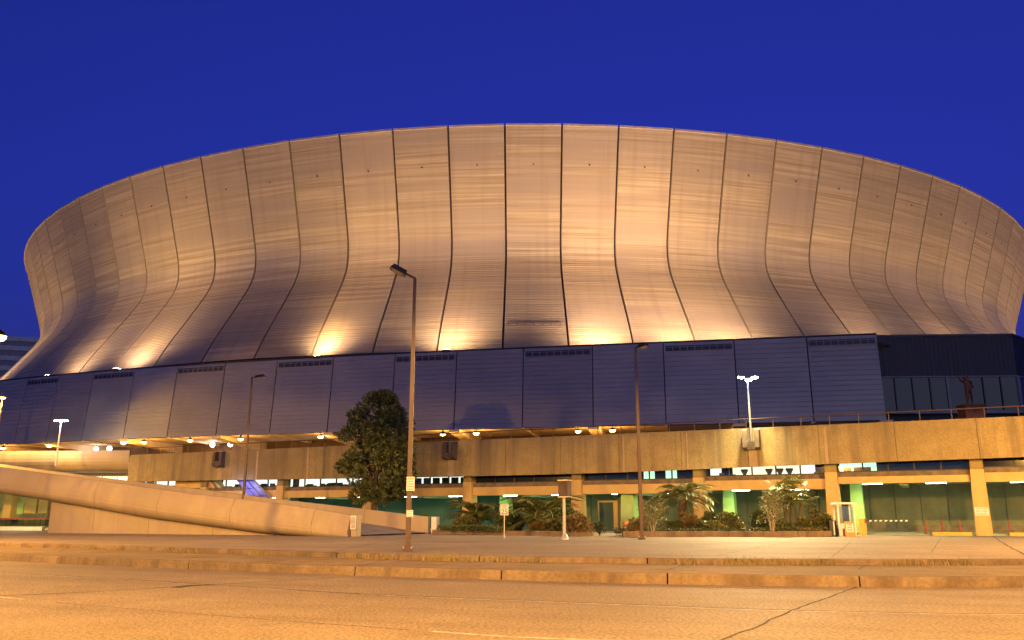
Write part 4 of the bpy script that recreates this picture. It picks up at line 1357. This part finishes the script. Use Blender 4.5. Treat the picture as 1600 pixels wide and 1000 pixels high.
FR = [frond_mesh(1.0, (68, -22), 26, .34, .016, L_palm, 1), frond_mesh(1.0, (48, -45), 26, .36, .016, L_palm, 2), frond_mesh(1.0, (22, -60), 24, .34, .016, L_palm, 3)]
def feather_palm(base, trunk_h, n, L, label, seed, tr=.2, boot=True):
    rnd = random.Random(seed)
    root = empty('palm', base); tag(root, label, 'palm', 'palms in the planted beds')
    b = MB(); k = 8
    b.tube([(0, 0, -.1)] + [(0.02 * i, 0, trunk_h * (i + 1) / k) for i in range(k)], [tr * 1.15] + [tr * (1 + .12 * (i % 2)) * (1 + .35 * (i > k - 4)) for i in range(k)], 10)
    b.build('trunk', M_thatch, root)
    for i in range(n):
        t = i / n
        mesh_ = FR[0] if t < .32 else (FR[1] if t < .72 else FR[2])
        o = link('frond', mesh_, root, (.02 * k * 0.9, 0, trunk_h - .12 + .1 * (1 - t)))
        o.rotation_euler = (rnd.uniform(-.12, .12), rnd.uniform(-.12, .12), i * 2.39996 + rnd.uniform(-.25, .25))
        s = L * rnd.uniform(.85, 1.12)
        o.scale = (s, s, s)
    return root
def fan_palm(base, stems, label, seed):
    rnd = random.Random(seed)
    root = empty('palm', base); tag(root, label, 'palm', 'palms in the planted beds')
    fan = MB()
    for k in range(15):
        a = R(-100 + 200 * k / 14)
        d = Vector((cos(a) * .9, sin(a), 0)); d.z = -.18 * abs(sin(a)); d.normalize()
        s = Vector((-d.y, d.x, 0)).normalized() * .045
        fan.add([(0, 0, 0), d * .42 + s, d * .75 - Vector((0, 0, .12)), d * .42 - s], [(0, 1, 2, 3)])
    fanm = fan.mesh('fan_leaf', L_palm)
    for (dx, dy, h, nl) in stems:
        b = MB(); b.tube([(dx * .4, dy * .4, -.1), (dx * .8, dy * .8, h * .6), (dx, dy, h)], [.12, .1, .11], 8); b.build('trunk', M_thatch, root)
        for i in range(nl):
            a = i * 2.39996 + rnd.uniform(-.3, .3); el = R(80 - 95 * i / nl)
            d = Vector((cos(a) * cos(el), sin(a) * cos(el), sin(el)))
            L = rnd.uniform(.55, .9)
            c = Vector((dx, dy, h))
            e = c + d * L
            pb = MB(); pb.tube([c, e], .014, 4); 
            pet = pb.build('petiole', L_palm, root)
            o = link('fan_leaf', fanm, root, e)
            o.rotation_euler = (rnd.uniform(-.3, .3), -el + R(rnd.uniform(5, 30)), a)
            s = rnd.uniform(.8, 1.15); o.scale = (s, s, s)
    return root
def at_ground(px, Y, z=ZF + .12):
    r_ = ray(px, 830); return Vector((r_.x / r_.y * Y, Y, z))
feather_palm(at_ground(742, 66.5), .9, 30, 2.75, 'spreading low palm at the left end of the planted bed', 21)
feather_palm(at_ground(843, 63.0), .75, 30, 3.4, 'large arching palm between the speed sign and the box sign', 22, tr=.3)
feather_palm(at_ground(1066, 60.0), 2.3, 28, 2.4, 'upright palm with a bare trunk behind the slim brown lamp', 23, tr=.22)
fan_palm(at_ground(1232, 58.2), [(-.15, 0, 2.6, 13), (.45, .1, 2.75, 12), (1.1, .3, 2.0, 10), (-.85, -.2, 1.8, 9)], 'clump of fan palms at the right end of the planted bed', 24)
feather_palm(at_ground(1048, 58.0), .35, 22, 1.1, 'dark cycad palm below the upright palm', 25, tr=.15)
feather_palm(at_ground(1094, 57.6), .35, 22, 1.15, 'dark cycad palm in the middle of the right bed', 26, tr=.15)

def shrub(px, Y, w, h, m, label, seed, L=.16, W=.05, nper=150, nm='shrub', group='shrubs in the planted beds', zc=0.0, dens=1.0):
    base = at_ground(px, Y)
    rnd = random.Random(seed)
    root = empty(nm, base); tag(root, label, 'shrub', group)
    st = MB(); cl = []
    nc = max(7, int(w * h * 9))
    for k in range(nc):
        a = rnd.uniform(0, 2 * pi); t = rnd.random() ** .8
        rr = w / 2 * math.sqrt(rnd.random()) * (1 - .35 * max(0, t - .5) * 2)
        c = Vector((rr * cos(a), rr * sin(a) * .8, zc + h * (.15 + .72 * t * (1 - .4 * (rr / (w / 2)) ** 2))))
        cl.append((c, rnd.uniform(.2, .36) * min(1.2, max(.7, h))))
        st.tube([(0, 0, -.1), (c.x * .4, c.y * .4, c.z * .5), c], [.03, .02, .008], 5)
    st.build('stem', M_bark, root)
    foliage(cl, nper * 6 * dens, L, W, seed).build('foliage', m, root)
    return root
shrub(728, 65.0, 2.4, 1.1, L_mid, 'loose olive shrub under the leftmost palm', 31)
shrub(795, 64.0, 2.2, 1.3, L_dark, 'dark rounded shrub behind the speed sign', 32)
shrub(852, 61.0, 2.0, .9, L_red, 'reddish croton under the large arching palm', 33, L=.2, W=.045)
shrub(905, 57.6, 1.7, 1.25, L_red, 'rusty red croton bush beside the box sign', 34, L=.2, W=.045)
shrub(885, 61.5, 2.6, 1.8, L_dark, 'dark green shrub against the ochre column', 35)
shrub(937, 58.3, .95, .7, L_dark, 'small round dark shrub by the garage doorway', 36)
shrub(992, 56.0, 1.3, 1.1, L_red, 'red croton bush at the foot of the slim brown lamp', 37, L=.2, W=.045)
shrub(1076, 58.6, 1.4, 1.5, L_red, 'tall reddish croton before the upright palm', 38, L=.2, W=.045)
shrub(1112, 59.5, 1.9, 1.5, L_dark, 'dark leafy shrub right of the upright palm', 39)
shrub(1140, 58.5, 1.75, 1.45, L_mid, 'clipped olive ball shrub in the right bed', 40, L=.13, W=.05)
shrub(1118, 57.2, 1.8, .8, L_mid, 'low spreading shrub before the clipped ball', 41)
shrub(1282, 57.8, 1.4, 1.7, L_mid, 'olive shrub crowding the booth', 42)
shrub(1262, 58.0, 1.3, 1.15, L_mid, 'bushy olive shrub right of the fan palms', 43)
shrub(1225, 57.2, 1.6, .9, L_dark, 'dark low shrub beneath the fan palms', 44)
shrub(1186, 59.5, 1.3, 1.5, L_dark, 'dark shrub behind the multi stemmed sapling', 45)
# saplings with bare pale stems
for px, Y, h, w, lb, sd in ((1207, 55.6, 2.7, 1.35, 'sparse sapling with pale stems before the fan palms', 51), (1020, 55.2, 2.35, 1.2, 'sparse sapling beside the slim brown lamp', 52)):
    base = at_ground(px, Y, ZF)
    root = empty('sapling', base); tag(root, lb, 'sapling', 'saplings in the right bed')
    rnd = random.Random(sd); cl = []
    st = MB()
    for k in range(5):
        a = 2 * pi * k / 5; s = Vector((cos(a) * .25, sin(a) * .2, h * .45))
        st.tube([(cos(a) * .05, sin(a) * .05, -.05), s * .55, s], [.03, .024, .018], 5)
        for j in range(5):
            e = s + Vector((rnd.uniform(-.6, .6) * w * .7, rnd.uniform(-.4, .4), rnd.uniform(-.1, .52) * h))
            st.tube([s, e], [.014, .006], 4); cl.append((e, rnd.uniform(.2, .34)))
    st.build('stem', M_stem, root)
    foliage(cl, 330, .13, .035, sd).build('crown', L_mid, root)
def hedge(p0, p1, w, h, m, label, seed, n, L=.11, nm='hedge'):
    root = empty(nm, p0); tag(root, label, nm.replace('_', ' '))
    rnd = random.Random(seed); d = Vector(p1) - Vector(p0); ln = d.length; d.normalize(); s = Vector((-d.y, d.x, 0))
    b = MB()
    for _ in range(n):
        c = d * rnd.uniform(0, ln) + s * rnd.uniform(-w / 2, w / 2)
        hh_ = h * (.8 + .3 * mnoise.noise(Vector((c.x * .9, c.y * .9, seed))))
        c.z = hh_ * rnd.random() ** .45
        leaf_quad(b, c, (rvec(rnd) + Vector((0, 0, .5))).normalized(), rvec(rnd), L * rnd.uniform(.7, 1.3), L * .35)
    b.build('foliage', m, root)
    return root
hedge(at_ground(690, 64.0), at_ground(785, 60.0), 1.0, .55, L_dark, 'low clipped hedge along the left planted bed', 61, 5200)
hedge(at_ground(960, 56.4), at_ground(1150, 56.6), .9, .4, L_dark, 'low green hedge along the front of the right bed', 62, 5200)
hedge(at_ground(1175, 56.2), at_ground(1290, 56.6), 1.0, .5, L_dark, 'dark hedge under the fan palms', 63, 4200)
hedge(at_ground(1252, 55.9), at_ground(1283, 56.0), .7, .42, L_gold, 'golden groundcover at the right corner of the bed', 64, 1300, nm='ground_cover')
# planted beds: soil and low kerb walls
def bed(front, back, label, h=.32):
    root = empty('planter', (0, 0, 0)); tag(root, label, 'planter')
    n_ = len(front)
    b = MB(); b.strip([[Vector((p[0], p[1], ZF + h - .12)) for p in front], [Vector((p[0], p[1], ZF + h - .12)) for p in back]]); b.build('soil', M_soil, root)
    fr = resample([Vector((p[0], p[1], 0)) for p in front], 6)
    for p, q in zip(fr, fr[1:]):
        d = (q - p).normalized(); s = Vector((-d.y, d.x, 0)) * .22
        a, c = p + d * .01, q - d * .01
        b = MB(); b.hexa([(v.x, v.y, ZF - .05) for v in (a, c, c + s, a + s)] + [(v.x, v.y, ZF + h) for v in (a, c, c + s, a + s)])
        b.build('kerb_wall', M_kerb, root)
    a, c = Vector((*front[-1], 0)), Vector((*back[-1], 0)); d = (c - a).normalized(); s = Vector((d.y, -d.x, 0)) * .22
    a = a + d * .23
    b = MB(); b.hexa([(v.x, v.y, ZF - .05) for v in (a, a + s * -1, c - s, c)] + [(v.x, v.y, ZF + h) for v in (a, a - s, c - s, c)]); b.build('kerb_wall', M_kerb, root)
    return root
bed([(-5.9, 64.2), (-2, 61.2), (2, 58.4), (5.3, 57.0)], [(-3.5, 72.5), (0, 71), (4, 69), (6.5, 66)], 'kerbed planting bed of palms left of the doorway', .3)
bed([(7.0, 54.9), (11.5, 54.9), (16, 55.1), (20.4, 55.5)], [(9.5, 65), (13, 64), (17.5, 62), (21.5, 60.6)], 'kerbed planting bed of palms left of the booth', .36)
# weeds in the kerb joints
b = MB(); rnd = random.Random(77)
for k in range(130):
    i = rnd.randrange(len(K2)); p = K2[i]
    if not -24 < p.x < 17: continue
    q = p + N2[i] * rnd.uniform(-.25, -.02); dens = mnoise.noise(Vector((p.x * .55, 3.3, 0)))
    if dens < .02: continue
    for j in range(rnd.randrange(12, 34)):
        o = q + Vector((rnd.gauss(0, .16), rnd.gauss(0, .05), 0)); h = rnd.uniform(.05, .24) * (1 + dens)
        d = Vector((rnd.uniform(-.5, .5), rnd.uniform(-.3, .3), 1)).normalized()
        s = Vector((.006, 0, 0))
        b.add([(o.x - .011, o.y, ZS - .01), (o.x + .011, o.y, ZS - .01), (o.x + d.x * h, o.y + d.y * h, ZS + h)], [(0, 1, 2)])
for px, spread, cnt in ((692, .5, 150), (710, .3, 70), (780, .3, 40), (1060, .3, 35), (1150, .5, 80), (1195, .5, 100), (1235, .4, 80), (1375, .3, 50), (1460, .3, 70), (560, .3, 60), (600, .4, 80), (300, .3, 50)):
    x_ = (px - 800) / 1317.8 * 28.5
    j = min(range(len(K2)), key=lambda i: abs(K2[i].x / K2[i].y - (px - 800) / 1317.8))
    for _ in range(cnt):
        o = K2[j] + N2[j] * rnd.uniform(-.2, -.03) + Vector((rnd.gauss(0, spread), 0, 0))
        o.y = K2[min(range(max(0, j - 6), min(len(K2), j + 7)), key=lambda i: abs(K2[i].x - o.x))].y - rnd.uniform(.03, .22)
        h = abs(rnd.gauss(.12, .09)) + .04
        d = Vector((rnd.uniform(-.6, .6), rnd.uniform(-.3, .3), 1)).normalized()
        b.add([(o.x - .012, o.y, ZS - .01), (o.x + .012, o.y, ZS - .01), (o.x + d.x * h, o.y + d.y * h, ZS + h)], [(0, 1, 2)])
tag(b.build('weeds', L_weed), 'dry grass weeds growing along the far kerb joint', 'weeds', kind='stuff')

# ================================================================== statue on the plaza
SY = 66.5
sb = atY(1518, 650, SY); st_top = atY(1512, 583, SY).z; pt = atY(1518, 633, SY).z
sroot = empty('statue', (sb.x, SY, 7.2))
tag(sroot, 'bronze statue of a figure with one arm raised on a brown pedestal', 'statue')
b = MB(); b.cbox((0, 0, (pt - 7.2) / 2), (1.5, 1.2, pt - 7.2)); b.cbox((0, 0, .2), (1.8, 1.5, .4)); b.cbox((0, 0, pt - 7.2 - .06), (1.62, 1.32, .14)); b.build('pedestal', M_bronze, sroot)
H = st_top - pt
def SKN(name, pts, edges, rad, m, parent, loc, sub=2):
    me = bpy.data.meshes.new(name); me.from_pydata(pts, edges, []); me.materials.append(m)
    o = link(name, me, parent, loc)
    md = o.modifiers.new('skin', 'SKIN')
    for i, r_ in enumerate(rad):
        me.skin_vertices[0].data[i].radius = (r_, r_)
    me.skin_vertices[0].data[0].use_root = True
    s = o.modifiers.new('sub', 'SUBSURF'); s.levels = s.render_levels = sub
    return o
s_ = H / 2.0
J = [(0, 0, .95), (0, 0, 1.2), (0, .02, 1.45), (0, 0, 1.58), (0, -.03, 1.74), (0, -.02, 1.86), (-.11, 0, .9), (-.14, -.08, .5), (-.15, .03, .06), (-.15, -.16, .03), (.11, 0, .9), (.17, .05, .5), (.22, .14, .06), (.23, -.04, .03),
     (-.2, .02, 1.44), (-.42, -.05, 1.5), (-.58, -.12, 1.72), (-.66, -.14, 1.84), (.2, .02, 1.44), (.3, .02, 1.16), (.22, -.2, 1.05), (.16, -.28, 1.06)]
E_ = [(0, 1), (1, 2), (2, 3), (3, 4), (4, 5), (0, 6), (6, 7), (7, 8), (8, 9), (0, 10), (10, 11), (11, 12), (12, 13), (2, 14), (14, 15), (15, 16), (16, 17), (2, 18), (18, 19), (19, 20), (20, 21)]
rad = [.15, .15, .17, .06, .105, .07, .1, .075, .05, .04, .1, .075, .05, .04, .075, .055, .042, .035, .075, .055, .042, .035]
SKN('figure', [(x * s_, y * s_, z * s_) for x, y, z in J], E_, [r_ * s_ for r_ in rad], M_bronze, sroot, (0, 0, pt - 7.2))

# ================================================================== hotel tower far left, and things under the ramp
ht = empty('hotel_tower', (-196, 322, 0), R(18))
tag(ht, 'distant tower block with pale top bands and rows of windows at the left edge', 'building')
b = MB(); b.box(-42, 22, 0, 40, 0, 69); b.build('wall', surf('tower_wall', (.22, .19, .2), rough=.7), ht)
for z in (52.5, 56.5, 60.5, 64.5, 68.2):
    b = MB(); b.box(-42.3, 22.3, -.4, 40.3, z, z + 1.8); b.build('spandrel_band', surf('tower_band', (.42, .4, .42), rough=.6), ht)
E_win = emis('tower_window', (1.0, .9, .75), 1.0)
E_win2 = emis('tower_window_dim', (.75, .7, .75), .18)
rnd = random.Random(9)
for r_ in range(9):
    for c_ in range(14):
        x = 20 - c_ * 3.4; z = 49 - r_ * 3.6
        b = MB(); b.box(x - 1.0, x + 1.0, -.15, -.02, z - 1.1, z + 1.1)
        v = rnd.random()
        b.build('window', E_win if v < .25 else (E_win2 if v < .7 else M_glass), ht)
ua = empty('service_bay', (0, 0, 0))
tag(ua, 'green lit service bay with hanging ochre boxes seen under the curved ramp', 'service bay')
YB = 78
def pxbox(name, x0, y0, x1, y1, Y, dep, m, parent):
    a, c = atY(x0, y1, Y), atY(x1, y0, Y)
    b = MB(); b.box(a.x, c.x, Y, Y + dep, a.z, c.z); return b.build(name, m, parent)
pxbox('back_wall', -40, 765, 75, 836, 88, .5, M_green, ua)
pxbox('pier', 2, 770, 20, 812, 78, 1.2, M_yellow, ua)
pxbox('duct_box', 20, 786, 37, 803, 79, 1.5, M_green, ua)
pxbox('duct_box', 37, 780, 58, 802, 79.2, 1.5, M_yellow, ua)
pxbox('duct_box', 58.4, 780, 76, 802, 79.4, 1.5, M_yellow, ua)
pxbox('planting', -10, 812, 70, 822, 80, 1, L_dark, ua)
for k in range(9):
    pxbox('railing_post', -10 + k * 9, 811, -9 + k * 9, 822, 77.5, .05, M_darkmetal, ua)
pxbox('railing', -10, 809.5, 72, 811.5, 77.4, .08, M_red, ua)
pxbox('low_wall', -20, 823, 66, 829, 76.8, .4, M_white, ua)
a = atY(30, 780, 74)
light('POINT', 'bay_light', (a.x, 74.5, 3.6), 130, (1.0, .95, .45), ua, shadow_soft_size=.4)
